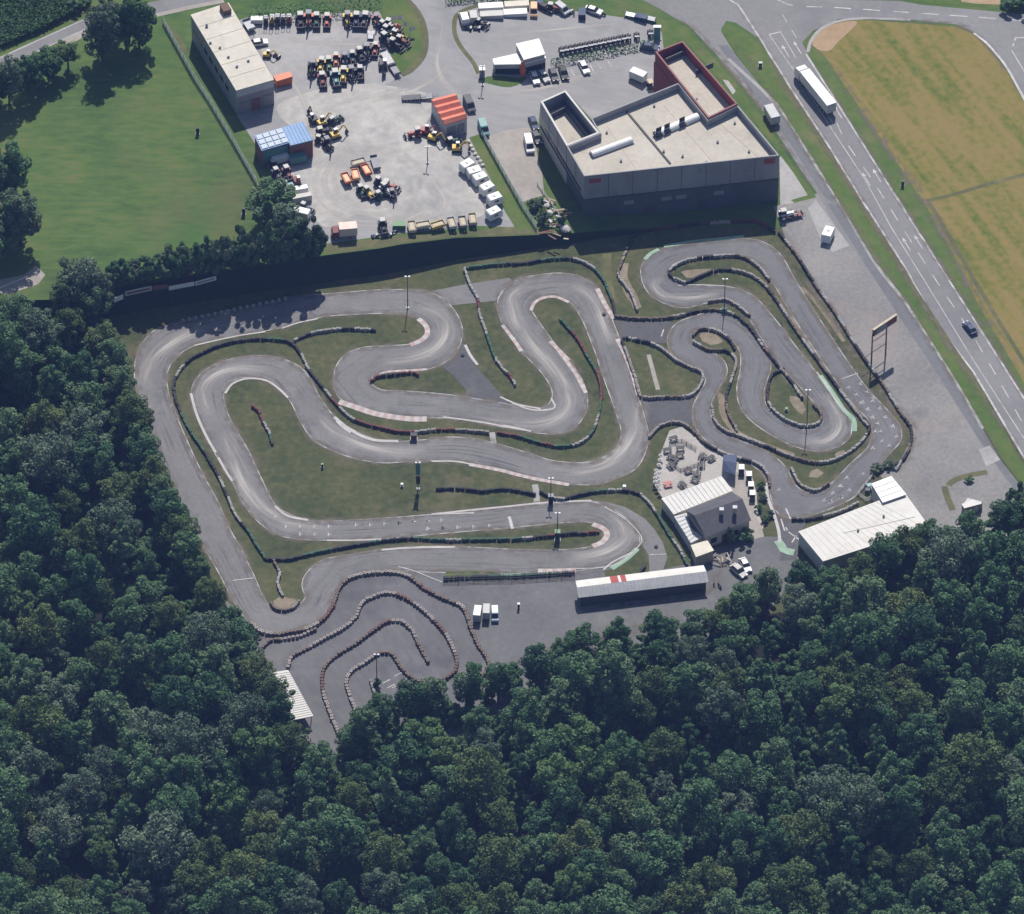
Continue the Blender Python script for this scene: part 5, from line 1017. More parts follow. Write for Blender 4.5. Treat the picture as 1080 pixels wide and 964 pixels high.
def mk_tipper(R, c):
    L_, wd = 3.9, 2.0; mb = MB(); mb.box(0, 0, .95, L_, wd, .1); z0, z1 = .9, 1.75
    for s in (-1, 1): mb.box(0, s*wd/2, 1.35, L_+.1, .08, .9); mb.box(s*L_/2, 0, 1.35, .08, wd, .9)
    mb.build('tub', c, R); mb = MB(); mb.box(0, 0, 1.42, L_-.2, wd-.2, .3, 0, .7, .6); mb.build('load', 'paleorange' if c in ('orange', 'paleorange') else 'beige', R)
    mb = MB(); mb.box(0, 0, .68, L_, .8, .3); mb.box(L_/2+.6, 0, .6, 1.4, .14, .12); mb.build('chassis', 'darkgrey', R); wheels(R, (-.6, .35), wd/2-.12, .42, .3)
def mk_flatbed(R, c):
    mb = MB(); mb.box(0, 0, .75, 5.4, 2.0, .14); mb.build('deck', c, R); mb = MB(); mb.box(0, 0, .6, 5.2, .7, .2); mb.box(3.4, 0, .55, 1.6, .12, .1); mb.build('chassis', 'darkgrey', R); wheels(R, (-1.3, -.4), .95, .38, .25)
    mb = MB()
    for x in (-2.6, 2.6): mb.box(x, 0, 1.1, .08, 2.0, .6)
    mb.build('end_board', 'grey', R)
def mk_quad(R, c):
    mb = MB(); mb.box(0, 0, .6, 1.5, .5, .3, 0, .9, .8); mb.build('body', c, R); mb = MB(); mb.box(-.25, 0, .82, .7, .35, .16); mb.build('seat', 'black', R)
    mb = MB(); mb.cyl((.38, -.42, 1.0), (.38, .42, 1.0), .03, 6); mb.cyl((.5, 0, .6), (.38, 0, 1.0), .03, 6); mb.build('handlebar', 'darkgrey', R)
    mb = MB(); mb.box(.62, 0, .8, .45, .9, .08); mb.build('front_rack', 'lightgrey', R); wheels(R, (-.6, .6), .45, .3, .26, rim=False)
def mk_skip(R, c):
    mb = MB(); mb.profile([(-2.3, .15), (2.3, .15), (2.5, 2.2), (-2.4, 2.2)], 2.2); mb.build('body', c, R); mb = MB(); mb.box(.05, 0, 2.24, 4.9, 2.24, .09); mb.build('cover', c, R)
    mb = MB()
    for k in range(-2, 3): mb.box(k, -1.12, 1.1, .1, .06, 1.9)
    mb.build('ribs', c, R); mb = MB(); mb.box(0, 0, .08, 4.4, 1.6, .15); mb.build('skids', 'darkgrey', R)
def mk_container(R, c):
    mb = MB(); mb.box(0, 0, 1.3, 6.0, 2.4, 2.5); mb.build('body', c, R); mb = MB(); mb.box(0, 0, 2.58, 6.04, 2.44, .06); mb.build('roof', c, R)
    mb = MB(); mb.box(3.02, 0, 1.3, .05, 2.2, 2.3); mb.build('door', c, R); mb = MB()
    for x in (-2.8, 2.8):
        for y in (-1, 1): mb.box(x, y, .04, .2, .2, .1)
    mb.build('feet', 'grey', R)
def mk_lift(R, c):                                                        # machine with a raised mast
    mk_tractor(R, c, 'grey', False); mb = MB(); mb.box(1.95, 0, 2.2, .2, .5, 3.8, 0, .6, .6); mb.box(1.95, 0, .6, .3, 1.4, .4); mb.build('mast', 'darkgrey', R)
def mk_motorbike(R, c):
    mb = MB(); mb.box(0, 0, .65, 1.1, .3, .35, 0, .8, .7); mb.build('body', c, R); mb = MB(); mb.box(-.3, 0, .88, .6, .28, .12); mb.build('seat', 'black', R)
    mb = MB(); mb.cyl((.45, -.35, 1.0), (.45, .35, 1.0), .025, 6); mb.cyl((.7, 0, .35), (.45, 0, 1.0), .04, 6); mb.build('handlebar', 'grey', R)
    for x in (-.65, .7): mb = MB(); mb.cyl((x, -.07, .32), (x, .07, .32), .32, 14); mb.build('wheel', 'tyre', R)
def mk_cart(R, c):
    mb = MB(); mb.box(0, 0, .55, 2.2, 1.2, .5, 0, .95, .9); mb.build('body', 'darkgrey', R); mb = MB(); mb.box(-.1, 0, 1.9, 1.7, 1.35, .1, 0, .92, .92); rf = mb.build('canopy', c, R)
    mb = MB()
    for x in (-.8, .6):
        for y in (-.55, .55): mb.box(x, y, 1.33, .05, .05, 1.1)
    mb.build('canopy_posts', 'grey', rf); mb = MB(); mb.box(-.3, 0, .95, .5, 1.1, .3); mb.build('seat', 'black', R); wheels(R, (-.75, .75), .55, .25, .18, rim=False)
KINDS = dict(car=mk_car, van=mk_van, suv=mk_suv, box_trailer=mk_boxtrailer, caravan=mk_caravan, box_truck=mk_boxtruck, articulated_truck=mk_semi, tractor=mk_tractor, forklift=mk_forklift, excavator=mk_excavator,
             tipper_trailer=mk_tipper, flatbed_trailer=mk_flatbed, quad_bike=mk_quad, skip=mk_skip, container=mk_container, mast_tractor=mk_lift, motorbike=mk_motorbike, cart=mk_cart)
NAMES = dict(mast_tractor='tractor')
def put(kind, c, px, py, dx, dy, label, cat=None, group=None, sc=(1, 1, 1)):
    key = (kind, c)
    if key not in PROTO:
        o = thing(NAMES.get(kind, kind), label, cat or kind.replace('_', ' ')); KINDS[kind](o, c); PROTO[key] = o
    else: o = copy_tree(PROTO[key])
    p = G(px, py); jr = random.Random(int(px*13+py*7)); j = kind in ('tractor', 'mast_tractor', 'forklift', 'quad_bike', 'motorbike', 'tipper_trailer', 'caravan', 'car')
    o.location = (p.x, p.y, p.z+.03); o.rotation_euler = (0, 0, hd(dx, dy)+(jr.gauss(0, .09) if j else 0)); k = jr.uniform(.88, 1.12) if kind in ('tractor', 'mast_tractor', 'forklift') else 1; o.scale = (sc[0]*k, sc[1]*k, sc[2]*jr.uniform(.95, 1.12)*k if k != 1 else sc[2])
    if 'group' in o.keys(): del o['group']
    return tag(o, label, cat or NAMES.get(kind, kind).replace('_', ' '), group)

put('articulated_truck', 'white', 859.5, 101, -35, -48, 'white articulated lorry on the main road')
put('car', 'navy', 1023, 348, -7, -12, 'dark car with pale roof alone on the main road')
put('car', 'white', 786, 598, 6, 12, 'white estate car, right of the two by the forest edge')
put('suv', 'offwhite', 779, 604, 10, 9, 'smaller white car, left of the two by the forest edge')
put('motorbike', 'red', 753, 616, 2, 7, 'red and white motorbike by the grandstand corner')
put('motorbike', 'black', 759, 619, 3, 6, 'dark motorbike next to the red one by the grandstand')
put('box_trailer', 'white', 503.5, 652, 1, -6, 'white box trailer leftmost of three in the paddock', sc=(.7, .72, 1))
put('box_trailer', 'offwhite', 513, 650, .3, -6, 'white box trailer in the middle of three in the paddock', sc=(.65, .68, 1))
put('van', 'paleblue', 522, 651, .3, 6, 'small blue-grey van rightmost of three in the paddock', sc=(.7, .82, .95))
put('box_trailer', 'lightgrey', 814, 126, -10, -19, 'pale box trailer on the service road beside the hall verge', sc=(1.05, 1, 1.1))
put('caravan', 'white', 873, 252, -3, 8, 'white caravan on the concrete pad by the service road', sc=(.8, 1, 1))
put('tractor', 'white', 829, 230, 8, -2, 'small white and dark tractor at the shaded hall corner')
put('flatbed_trailer', 'dullred', 838, 229, 8, -2, 'red flat trailer at the corner of the hall', sc=(.7, .8, 1))
# dealer lot
D = 'cars parked in front of the showroom'
put('car', 'white', 564, 84, 3, 10, 'white car leftmost in the row beside the showroom', group=D)
put('car', 'lightgrey', 573.5, 82, 3, 10, 'silver car second from the left beside the showroom', group=D)
put('car', 'darkgrey', 584, 81, 3, 10, 'dark car third in the row beside the showroom', group=D)
put('suv', 'black', 594.5, 79, 3, 10, 'black car rightmost in the row beside the showroom', group=D)
put('car', 'white', 616, 73, 4, 10, 'white car parked alone along the dark hedge of quads', group=D)
put('box_trailer', 'white', 673, 84, 9, 4, 'white box trailer on the lot by the red terrace wall', sc=(.85, .9, 1))
put('cart', 'beige', 686, 92, 5, 9, 'small beige cart against the red terrace wall')
put('van', 'darkgrey', 495, 113, 4, 9, 'dark van with white roof front beside the orange-roofed shed', sc=(.9, 1, 1))
put('van', 'teal', 510, 138, 3, 9, 'teal van with pale bonnet at the grass strip corner', sc=(.9, 1, 1))
put('van', 'white', 558, 155, 2, 9, 'white van on the gravel path beside the hall')
put('car', 'navy', 563, 132, 3, 8, 'dark blue car at the west corner of the hall')
put('car', 'darkgrey', 566, 147, 3, 8, 'dark grey car half in the shade of the hall')
put('van', 'white', 489.5, 22, -2, -6, 'white van left of the pair on the curved lot end', sc=(.8, 1, 1))
put('van', 'offwhite', 499, 20, -1, -6, 'white van right of the pair on the curved lot end', sc=(.8, 1, 1))
put('quad_bike', 'black', 494, 31, 4, 1, 'black quad alone near the curved kerb of the lot')
put('tractor', 'black', 506, 27, 5, 2, 'black compact tractor on the dealer lot', sc=(.7, .7, .7))
put('quad_bike', 'darkgrey', 513, 26, 4, 3, 'dark quad next to the compact tractor')
put('quad_bike', 'lightgrey', 503, 31, 5, 0, 'pale quad below the compact tractor')
for i, (x, y, s) in enumerate([(517,9,1), (544.5,7,1), (518,17.5,.95), (543,15.5,.95)]):
    put('container', ('white', 'cream', 'offwhite', 'white')[i], x+.5, y, 27, -1.5, ['white flat store box left in the back row of the lot', 'cream flat store box right in the back row of the lot', 'white flat store box left in the front row of the lot', 'white flat store box right in the front row of the lot'][i], 'store box', 'long white store boxes on the dealer lot', (s*.98, .8, .42))
put('van', 'paleorange', 563, 14, 0, 8, 'pale orange van beside the long white boxes', sc=(.7, .9, 1))
put('car', 'navy', 571, 7, 6, 3, 'dark blue car behind the lot among the parked row'); put('car', 'black', 575, 10, 7, 3, 'black car beside the dark blue one at the lot back'); put('tractor', 'dullred', 583, 11, 6, 1, 'dull red machine in the back row of the lot', sc=(.8, .8, .8))
put('van', 'lightgrey', 593, 12, 5, 4, 'silver van in the back row of the lot', sc=(.75, .9, .9)); put('quad_bike', 'white', 601, 12, 4, 3, 'white quad at the back of the dealer lot'); put('motorbike', 'black', 605.5, 15, 0, 8, 'black motorbike upright beside the navy box')
put('container', 'navy', 614, 17, 0, 8, 'small navy container on the dealer lot', sc=(.45, .7, .6))
put('car', 'white', 626, 13, 10, 3, 'white sports car at the lot back, beyond the navy container'); put('motorbike', 'black', 635, 16, 8, 3, 'black motorbike beside the white sports car')
put('flatbed_trailer', 'white', 666, 18, 9, 2, 'white flat trailer near the road end of the lot', sc=(.6, .7, 1)); put('container', 'navy', 676, 21, 9, 2, 'navy box near the road end of the lot', sc=(.5, .6, .5)); put('flatbed_trailer', 'lightgrey', 686, 22, 9, 2, 'grey flat trailer by the pale cabinet', sc=(.5, .7, 1))
cols = ['black', 'black', 'darkgrey', 'black']
ordn = ['first', 'second', 'third', 'fourth', 'fifth', 'sixth', 'seventh', 'eighth', 'ninth', 'tenth', 'eleventh', 'twelfth', 'thirteenth', 'fourteenth', 'fifteenth', 'sixteenth', 'seventeenth', 'eighteenth']
for i, (x, y) in enumerate([(592.5+5.0*k, 55.2-.98*k) for k in range(15)]+[(671.5,40), (686,37)]):
    put('quad_bike', cols[i % 4], x, y, .6, 7, f'{"black" if cols[i % 4] == "black" else "dark grey"} quad, {ordn[i]} from the left in the long row', group='quads lined up along the dark hedge', sc=(1.25, 1.2, 1.5))
    if i < 13: put('motorbike', ('lightgrey', 'grey')[i % 2], x+1.5, y+4.2, .5, 6, f'{("light grey", "grey")[i % 2]} motorbike, {ordn[i]} from the left in the line below the quads', group='motorbikes lined up below the quads', sc=(.8, 1.3, 1))
put('suv', 'navy', 685, 52, 9, 1, 'dark blue car in the hedge corner by the red terrace')
# machine yard
Y1, Y2 = 'machines in the row along the yard hedge', 'machines in the crowded middle rows of the yard'
for i, x in enumerate((280.5, 287, 293, 299, 305)): put('forklift', ('black', 'yellow', 'black', 'darkgrey', 'orange')[i], x, 25.5-.4*i, .3, 8, f'{("black", "yellow", "black", "grey", "orange")[i]} forklift, {ordn[i]} from the workshop along the hedge', group=Y1)
for i, (x, c) in enumerate([(317, 'black'), (325.5, 'orange'), (334, 'darkgreen'), (345, 'red'), (367, 'yellow'), (376, 'navy'), (385, 'darkgrey'), (397, 'red')]):
    put('mast_tractor' if i % 3 == 1 else 'tractor', c, x, 24.5-.5*(i > 3), .5*(i % 2)-.2, 8, f'{ {"dullred": "dull red", "darkgreen": "dark green", "darkgrey": "grey"}.get(c, c)} tractor, {ordn[i]} right of the forklifts along the hedge', group=Y1)
for i, (k, c, x, y) in enumerate([('mast_tractor', 'black', 329.5, 76), ('tractor', 'yellow', 339, 72), ('tractor', 'green', 347, 71), ('tractor', 'orange', 354.5, 66), ('mast_tractor', 'navy', 364, 67), ('tractor', 'darkgrey', 372, 64), ('tractor', 'black', 380, 60), ('mast_tractor', 'darkgrey', 387, 58), ('tractor', 'red', 396, 55)]):
    put(k, c, x, y, .4, 8, f'{ {"dullred": "dull red", "darkgrey": "grey"}.get(c, c)} tractor, {ordn[i]} from the left in the upper middle row', group=Y2)
for i, (k, c, x, y) in enumerate([('tractor', 'dullred', 340, 87), ('tractor', 'teal', 354, 86), ('tractor', 'yellow', 362.5, 82), ('mast_tractor', 'darkgrey', 371, 81), ('tractor', 'black', 380, 79), ('excavator', 'darkgrey', 404, 71)]):
    put(k, c, x, y, .8, 8, f'{ {"dullred": "dull red", "darkgrey": "grey"}.get(c, c)} {"excavator" if k == "excavator" else "tractor"}, {ordn[i]} from the left in the lower middle row', group=Y2)
put('car', 'lightgrey', 391, 42, 1, -7, 'silver car between the two rows of yard machines')
for i, (x, y, c) in enumerate([(405,31,'navy'), (409,36,'lightgrey'), (412,29,'orange'), (415,35,'dullred'), (419,41,'yellow'), (423,46,'dullred'), (407,45,'darkgrey'), (416,50,'black')]):
    put('tractor', c, x, y, 6, 3, f'{ {"dullred": "dull red", "darkgrey": "dark grey", "lightgrey": "silver"}.get(c, c)} machine, {ordn[i]} of those crowded on the verge island', group='machines on the verge island', sc=(.85, .85, .9))
put('flatbed_trailer', 'lightgrey', 409, 64, 10, 15, 'long grey flat trailer along the edge of the verge island', sc=(1.1, .9, 1))
put('flatbed_trailer', 'grey', 416.5, 76, 10, 15, 'shorter grey flat trailer at the tip of the verge island', sc=(.7, .8, 1))
put('skip', 'orange', 298.5, 88, 19, -6, 'bright orange skip container against the workshop corner', sc=(.85, .9, 1))
put('flatbed_trailer', 'lightgrey', 263, 29, 4, 6, 'grey plank trailer by the workshop wall', sc=(.7, 1, 1)); put('box_trailer', 'white', 271, 24, 8, 0, 'white small trailer at the top corner of the machine yard', sc=(.6, .7, .6))
put('car', 'white', 273, 47, 8, -1, 'white car parked against the workshop wall'); put('excavator', 'yellow', 282, 60, 7, 1, 'pale yellow excavator beside the workshop wall', sc=(.7, .7, .7)); put('quad_bike', 'black', 292, 60, 5, 2, 'black quad next to the pale yellow excavator')
# blue shed machines
for k, c, x, y, dx, dy, l in [('excavator', 'darkgrey', 331, 128, -4, -6, 'grey excavator behind the blue shed'), ('excavator', 'yellow', 340, 132, 7, -3, 'yellow excavator with raised arm right of the blue shed'), ('tractor', 'darkgreen', 352, 130, 6, -4, 'dark green tractor at the rear of the blue shed machines'),
        ('tractor', 'black', 340, 142, 7, -1, 'black tractor with white roof beside the blue shed'), ('tractor', 'darkgrey', 338, 150, 7, 1, 'grey tractor with white roof below the black one'), ('excavator', 'yellow', 354, 145, 8, -3, 'yellow digger nearest the gravel circle'), ('mast_tractor', 'darkgrey', 346, 155, 3, 6, 'grey mast machine in front of the blue shed group'),
        ('box_trailer', 'teal', 314, 171, 8, -2, 'teal box trailer in front of the blue shed gate'), ('box_trailer', 'white', 295, 171, 6, -2, 'white box trailer at the left corner of the blue shed'), ('tractor', 'dullred', 289, 178, 3, 7, 'dull red machine on the yard edge below the blue shed'), ('tractor', 'darkgrey', 292, 187, 3, 7, 'dark grey machine by the grass edge'),
        ('tractor', 'dullred', 303, 186, 4, 6, 'dull red machine beside the tank trailers'), ('excavator', 'dullred', 313, 194, 3, 6, 'rust red excavator beside the white store boxes'), ('flatbed_trailer', 'grey', 301, 199, 5, 8, 'grey flat trailer by the hedge tree'), ('flatbed_trailer', 'teal', 307, 196, 5, 8, 'teal flat trailer beside the grey one'),
        ('container', 'white', 314.5, 204, 16, -3, 'long white container, upper of two near the hedge trees'), ('container', 'offwhite', 318.5, 212, 16, -3, 'long white container, lower of two near the hedge trees'), ('tractor', 'navy', 322, 222, 6, 3, 'dark machine below the two white containers'), ('box_trailer', 'white', 318, 229, 8, 2, 'white trailer half under the hedge tree'),
        ('tipper_trailer', 'orange', 365.5, 192, 3, 8, 'orange tipper trailer, left in the gravel circle'), ('tipper_trailer', 'paleorange', 375, 188, 3, 8, 'pale orange tipper trailer, middle in the gravel circle'), ('tipper_trailer', 'orange', 386.5, 183, 4, 8, 'orange tipper trailer, right in the gravel circle'), ('tipper_trailer', 'offwhite', 378, 175, 8, -2, 'white sided tipper trailer at the top of the gravel circle'),
        ('flatbed_trailer', 'grey', 396, 174, 3, 9, 'dark grey trailer right of the orange tippers'), ('tractor', 'darkgreen', 381, 204, 4, 7, 'dark green tractor below the orange tippers'), ('tractor', 'yellow', 388, 206, 5, 7, 'yellow tractor beside the dark green one'), ('tractor', 'darkgrey', 401, 195, 6, 3, 'grey tractor in the gravel circle centre'),
        ('tractor', 'red', 410, 199, 7, 2, 'red tractor on the right of the gravel circle group'), ('tractor', 'darkgreen', 401, 209, 7, -3, 'dark green tractor lowest of the gravel circle group'), ('mast_tractor', 'black', 414, 208, 3, 7, 'black mast tractor at the right end of the gravel circle group'), ('tractor', 'lightgrey', 407, 204, 5, 5, 'silver tractor amid the gravel circle group'),
        ('tractor', 'red', 438, 144, -9, 2, 'red combine-like tractor by the orange-roofed shed'), ('excavator', 'red', 449, 141, 8, 2, 'red excavator next to the orange-roofed shed'), ('excavator', 'yellow', 457, 148, 7, 2, 'yellow excavator next to the red one'), ('tractor', 'darkgreen', 477, 152, 7, -2, 'dark green machine below the orange-roofed shed'), ('excavator', 'yellow', 482, 159, 9, 0, 'yellow digger below the dark green machine'),
        ('tractor', 'black', 404, 242, 2, 7, 'black tractor at the yard edge above the bank'), ('container', 'green', 421, 240, 8, 0, 'small green container at the yard edge'), ('tipper_trailer', 'beige', 434.5, 243, 1, 8, 'beige tipper trailer next to the green container'), ('tipper_trailer', 'cream', 446, 241, 8, -1, 'cream tipper trailer on the yard edge'),
        ('tipper_trailer', 'yellow', 461.5, 241, 8, -2, 'yellow tipper trailer on the yard edge'), ('tipper_trailer', 'lightgrey', 476.5, 239, 2, 8, 'grey tipper trailer, left of three on the yard edge'), ('tipper_trailer', 'grey', 488, 238, 2, 8, 'dark grey tipper trailer, middle of three on the yard edge'), ('tipper_trailer', 'beige', 498.5, 235, 2, 8, 'beige tipper trailer, right of three on the yard edge'),
        ('quad_bike', 'white', 395, 250, 5, -1, 'white quad at the low corner of the yard'), ('motorbike', 'black', 401, 250, 5, 0, 'black motorbike at the low corner of the yard'), ('quad_bike', 'darkgrey', 410, 249, 5, 0, 'grey quad at the low corner of the yard'), ('motorbike', 'lightgrey', 416, 246, 6, -2, 'silver motorbike beside the green container'),
        ('flatbed_trailer', 'darkgrey', 434, 105, 12, -1, 'dark empty trailer chassis left of the orange-roofed shed'), ('flatbed_trailer', 'grey', 447, 104, 12, -1, 'grey trailer chassis touching the orange-roofed shed')]:
    put(k, c, x, y, dx, dy, l, sc=(.5, .7, .5) if (k, c) == ('container', 'green') else ((.75, .55, .7) if k == 'container' else (.85, .85, .9)))
put('box_truck', 'dullred', 363, 249, -24, 2, 'box truck with pale roof and red cab at the yard corner')
for i, (x, y) in enumerate([(493,180), (500.5,187), (506.5,193.5), (514,204), (522,215), (521,230)]):
    put('caravan', 'white', x, y, 15, -6.5, ['white caravan at the top of the slanting row', 'white caravan, second from the top of the slanting row', 'white caravan, third from the top of the slanting row', 'larger white caravan, fourth in the slanting row', 'white caravan, fifth, standing right of the slanting row', 'white caravan at the bottom of the slanting row'][i], group='caravans beside the grass strip', sc=(.72, .95, 1.05))
for i, (x, y) in enumerate([(782,499), (790,506), (792,517), (793.5,526)]): put('cart', 'white', x, y, 0, 7, ['white roofed cart nearest the awning', 'white roofed cart, second from the awning', 'white roofed cart, third from the awning', 'white roofed cart farthest from the awning'][i], group='carts beside the clubhouse')
# boulders, patio furniture, junk
def boulder(lb, px, py, r, cat='boulder', grp=None, m='offwhite'):
    p = G(px, py); bm = bmesh.new(); bmesh.ops.create_icosphere(bm, subdivisions=2, radius=r); rr = random.Random(int(px*7+py))
    for v in bm.verts: v.co *= rr.uniform(.82, 1.12); v.co.z *= .7
    me = bpy.data.meshes.new('boulder'); bm.to_mesh(me); bm.free(); me.materials.append(M[m]); o = bpy.data.objects.new('boulder', me); COL.objects.link(o); o.location = p+Vector((0, 0, r*.45)); tag(o, lb, cat, grp)
for i, (x, y) in enumerate([(494,150), (496.5,155), (499,159), (501.5,163), (504,167), (506.5,171), (509,175)]): boulder('pale boulder in the row along the grass strip beside the caravans', x, y, .55, grp='boulders along the grass strip')
boulder('grey boulder at the low end of the bank rubble', 596, 243, 1.3, m='offwhite'); boulder('pale boulder beside the dark weedy heap', 577, 218, .8); boulder('small pale rock in the weeds west of the hall', 572, 213, .7); boulder('flat pale rock on the weedy heap', 580, 226, .9)
def bench_set(lb, px, py, ang, m='black', grp='dark picnic tables on the patio'):
    global BS
    if m not in BS:
        R = thing('picnic_table', lb, 'picnic table'); mb = MB(); mb.box(0, 0, .74, 1.9, .8, .06); mb.build('table_top', m, R)
        for s in (-1, 1): mb = MB(); mb.box(0, s*.75, .45, 1.9, .3, .05); mb.build('bench', m, R)
        for s in (-1, 1): mb = MB(); mb.box(s*.65, 0, .37, .1, 1.5, .1); mb.box(s*.65, 0, .37, .12, .12, .7); mb.build('leg_frame', 'black', R)
        BS[m] = R
    else: R = copy_tree(BS[m])
    R.location = G(px, py); R.rotation_euler[2] = ang; tag(R, lb, 'picnic table', grp)
BS = {}
for i, (x, y, a) in enumerate(C(680, 440, [(235,185,.4), (215,335,-.5), (235,355,-.6), (285,320,.3), (215,405,-1), (355,445,.4), (410,520,-.6), (305,560,-.9), (540,345,.7), (460,400,1.5), (425,475,1.4), (470,330,1.2), (185,280,.2), (290,265,.1)] and [(235,185), (215,335), (238,358), (285,320), (215,405), (355,445), (410,520), (305,560), (540,345), (460,400), (425,475), (470,330), (185,280), (290,265)], 7.714) and [(p[0], p[1], a) for p, a in zip(C(680, 440, [(235,185), (215,335), (238,358), (285,320), (215,405), (355,445), (410,520), (305,560), (540,345), (460,400), (425,475), (470,330), (185,280), (290,265)], 7.714), [.4, -.5, -.6, .3, -1, .4, -.6, -.9, .7, 1.5, 1.4, 1.2, .2, .1])]):
    bench_set(['dark picnic table at the top of the patio', 'dark picnic table left of the sandy square, upper one', 'dark picnic table left of the sandy square, lower one', 'dark picnic table inside the sandy square', 'dark slanting picnic table at the left rim of the sandy square', 'dark picnic table below the sandy square', 'dark picnic table close to the white annex roof', 'dark picnic table between red table and annex', 'dark picnic table left of the navy awning', 'dark picnic table at the right corner of the sandy square', 'dark picnic table upright below the square corner', 'dark picnic table under the patio tyre wall', 'dark picnic table near the playground rail, left', 'dark picnic table near the playground rail, right'][i], x, y, a)
bench_set('red picnic table on the left part of the patio', 704.5, 512, .3, 'red', None)
mb0 = None
for i, (x, y) in enumerate([(697,485), (696,490), (695,495), (692,501), (692,505), (691,509), (691,513), (693,517), (696,521), (694,503.5), (694,508), (695,512)]):
    p = G(x, y)
    if mb0 is None:
        R = thing('parasol', '', 'parasol'); mb = MB(); mb.cyl((0, 0, 0), (0, 0, 2.1), .04, 8); mb.build('pole', 'grey', R); mb = MB(); mb.cyl((0, 0, 1.9), (0, 0, 2.4), .75, 10, .08); mb.build('canopy', 'offwhite', R); R.scale = (.75, .75, .8); mb0 = R
    else: R = copy_tree(mb0)
    R.location = p; tag(R, 'small white parasol in the line along the left edge of the patio', 'parasol', 'white parasols on the patio edge')
mb = MB(); R = root_at('wood_pile', 'heap of broken pallets and planks behind the grandstand', 'wood pile', 761, 592); rr = random.Random(3)
for k in range(16): mb = MB(); a = rr.uniform(0, PI); mb.box(rr.uniform(-2, 2), rr.uniform(-1.6, 1.6), .15+rr.uniform(0, .9), rr.uniform(1.2, 2.6), .2, .12, a); mb.build('plank', rr.choice(['wood', 'beige', 'brown', 'grey']), R)
R = root_at('scrap_heap', 'heap of pale timber and scrap in the weeds west of the hall', 'scrap heap', 585, 234); rr = random.Random(5)
for k in range(26): mb = MB(); mb.box(rr.uniform(-3.2, 3.6), rr.uniform(-7, 7), .2+rr.uniform(0, .5)-0, rr.uniform(1.0, 2.8), rr.uniform(.2, .7), .16, rr.uniform(-.9, .3)); mb.build('plank', rr.choice(['wood', 'beige', 'offwhite', 'brown', 'brick', 'lightgrey']), R)
R = root_at('pallet_stack', 'stack of dark crates beside the pit building corner', 'crates', 915, 519)
for k, (x, y) in enumerate([(0, 0), (1.3, .4), (.4, 1.4)]): mb = MB(); mb.box(x, y, .5, 1.1, 1, 1, .2*k); mb.build('crate', ('darkgrey', 'grey', 'teal')[k], R)
for nm, lb, x, y in (('fallen_tyre', 'loose tyre on the escape road', 488, 375), ('fallen_tyre', 'loose tyre at the right edge of the circuit near the link', 637, 332), ('fallen_tyre', 'loose tyre near the forest end of the rental wall', 274, 674), ('fallen_tyre', 'loose tyre on the pit lane bend', 692, 577)):
    p = G(x, y); mb = MB(); mb.cyl((0, 0, .04), (0, 0, .34), .45, 12, .42); mb.cyl((0, 0, .34), (0, 0, .37), .2, 10); o = mb.build(nm, 't_black'); o.location = p; tag(o, lb, 'tyre')
# ------------------------------------------------------------------ trees and hedges
def crown_arrays(seed, R, Hc, lobes, leaf, per, squash=1.0, cone=0.0):
    """leaf-sized quads spread over many overlapping clumps; returns verts (n*4,3), tint (n)"""
    r = np.random.default_rng(seed); cs = []; rs = []
    for k in range(lobes):
        d = r.normal(size=3); d /= np.linalg.norm(d); rad = r.uniform(.12, .92)**.55
        c = d*np.array([R, R, Hc*.5])*rad; t = (c[2]/(Hc*.5)+1)/2
        c[:2] *= 1-cone*t*.8
        cs.append(c); rs.append(R*r.uniform(.15, .33)*(1-cone*t*.4))
    cs = np.array(cs); rs = np.array(rs); P = []; N = []; T = []
    for k in range(lobes):
        d = r.normal(size=(per, 3)); d /= np.linalg.norm(d, axis=1)[:, None]
        p = cs[k]+d*rs[k]*np.array([1, 1, .82])*(1-.35*r.random((per, 1))**2)
        inside = np.zeros(per, bool)
        for j in range(lobes):
            if j != k: inside |= np.linalg.norm((p-cs[j])/np.array([1, 1, .82]), axis=1) < rs[j]*.72
        q = ~inside; P.append(p[q]); N.append(d[q]); T.append(np.full(q.sum(), r.random()))
    P = np.concatenate(P); N = np.concatenate(N); T = np.concatenate(T); n = len(P)
    N = N*.8+r.normal(size=(n, 3))*.55+np.array([0, 0, .35]); N /= np.linalg.norm(N, axis=1)[:, None]
    a = np.cross(N, r.normal(size=(n, 3))); a /= np.linalg.norm(a, axis=1)[:, None]; b = np.cross(N, a)
    s = leaf*r.uniform(.55, 1.25, size=(n, 1)); asp = r.uniform(.5, .9, size=(n, 1))
    V = np.stack([P-a*s, P-b*s*asp, P+a*s, P+b*s*asp], 1).reshape(-1, 3)
    return V, np.clip(T*.75+r.random(n)*.25, 0, 1)
def quads_mesh(name, V, T, m):
    n = len(V)//4; me = bpy.data.meshes.new(name); me.vertices.add(4*n); me.vertices.foreach_set('co', V.astype(np.float32).ravel())
    me.loops.add(4*n); me.loops.foreach_set('vertex_index', np.arange(4*n, dtype=np.int32)); me.polygons.add(n)
    me.polygons.foreach_set('loop_start', np.arange(0, 4*n, 4, dtype=np.int32)); me.polygons.foreach_set('loop_total', np.full(n, 4, dtype=np.int32))
    at = me.attributes.new('leaf', 'FLOAT', 'FACE'); at.data.foreach_set('value', T.astype(np.float32)); me.update(calc_edges=True); me.materials.append(M[m]); return me
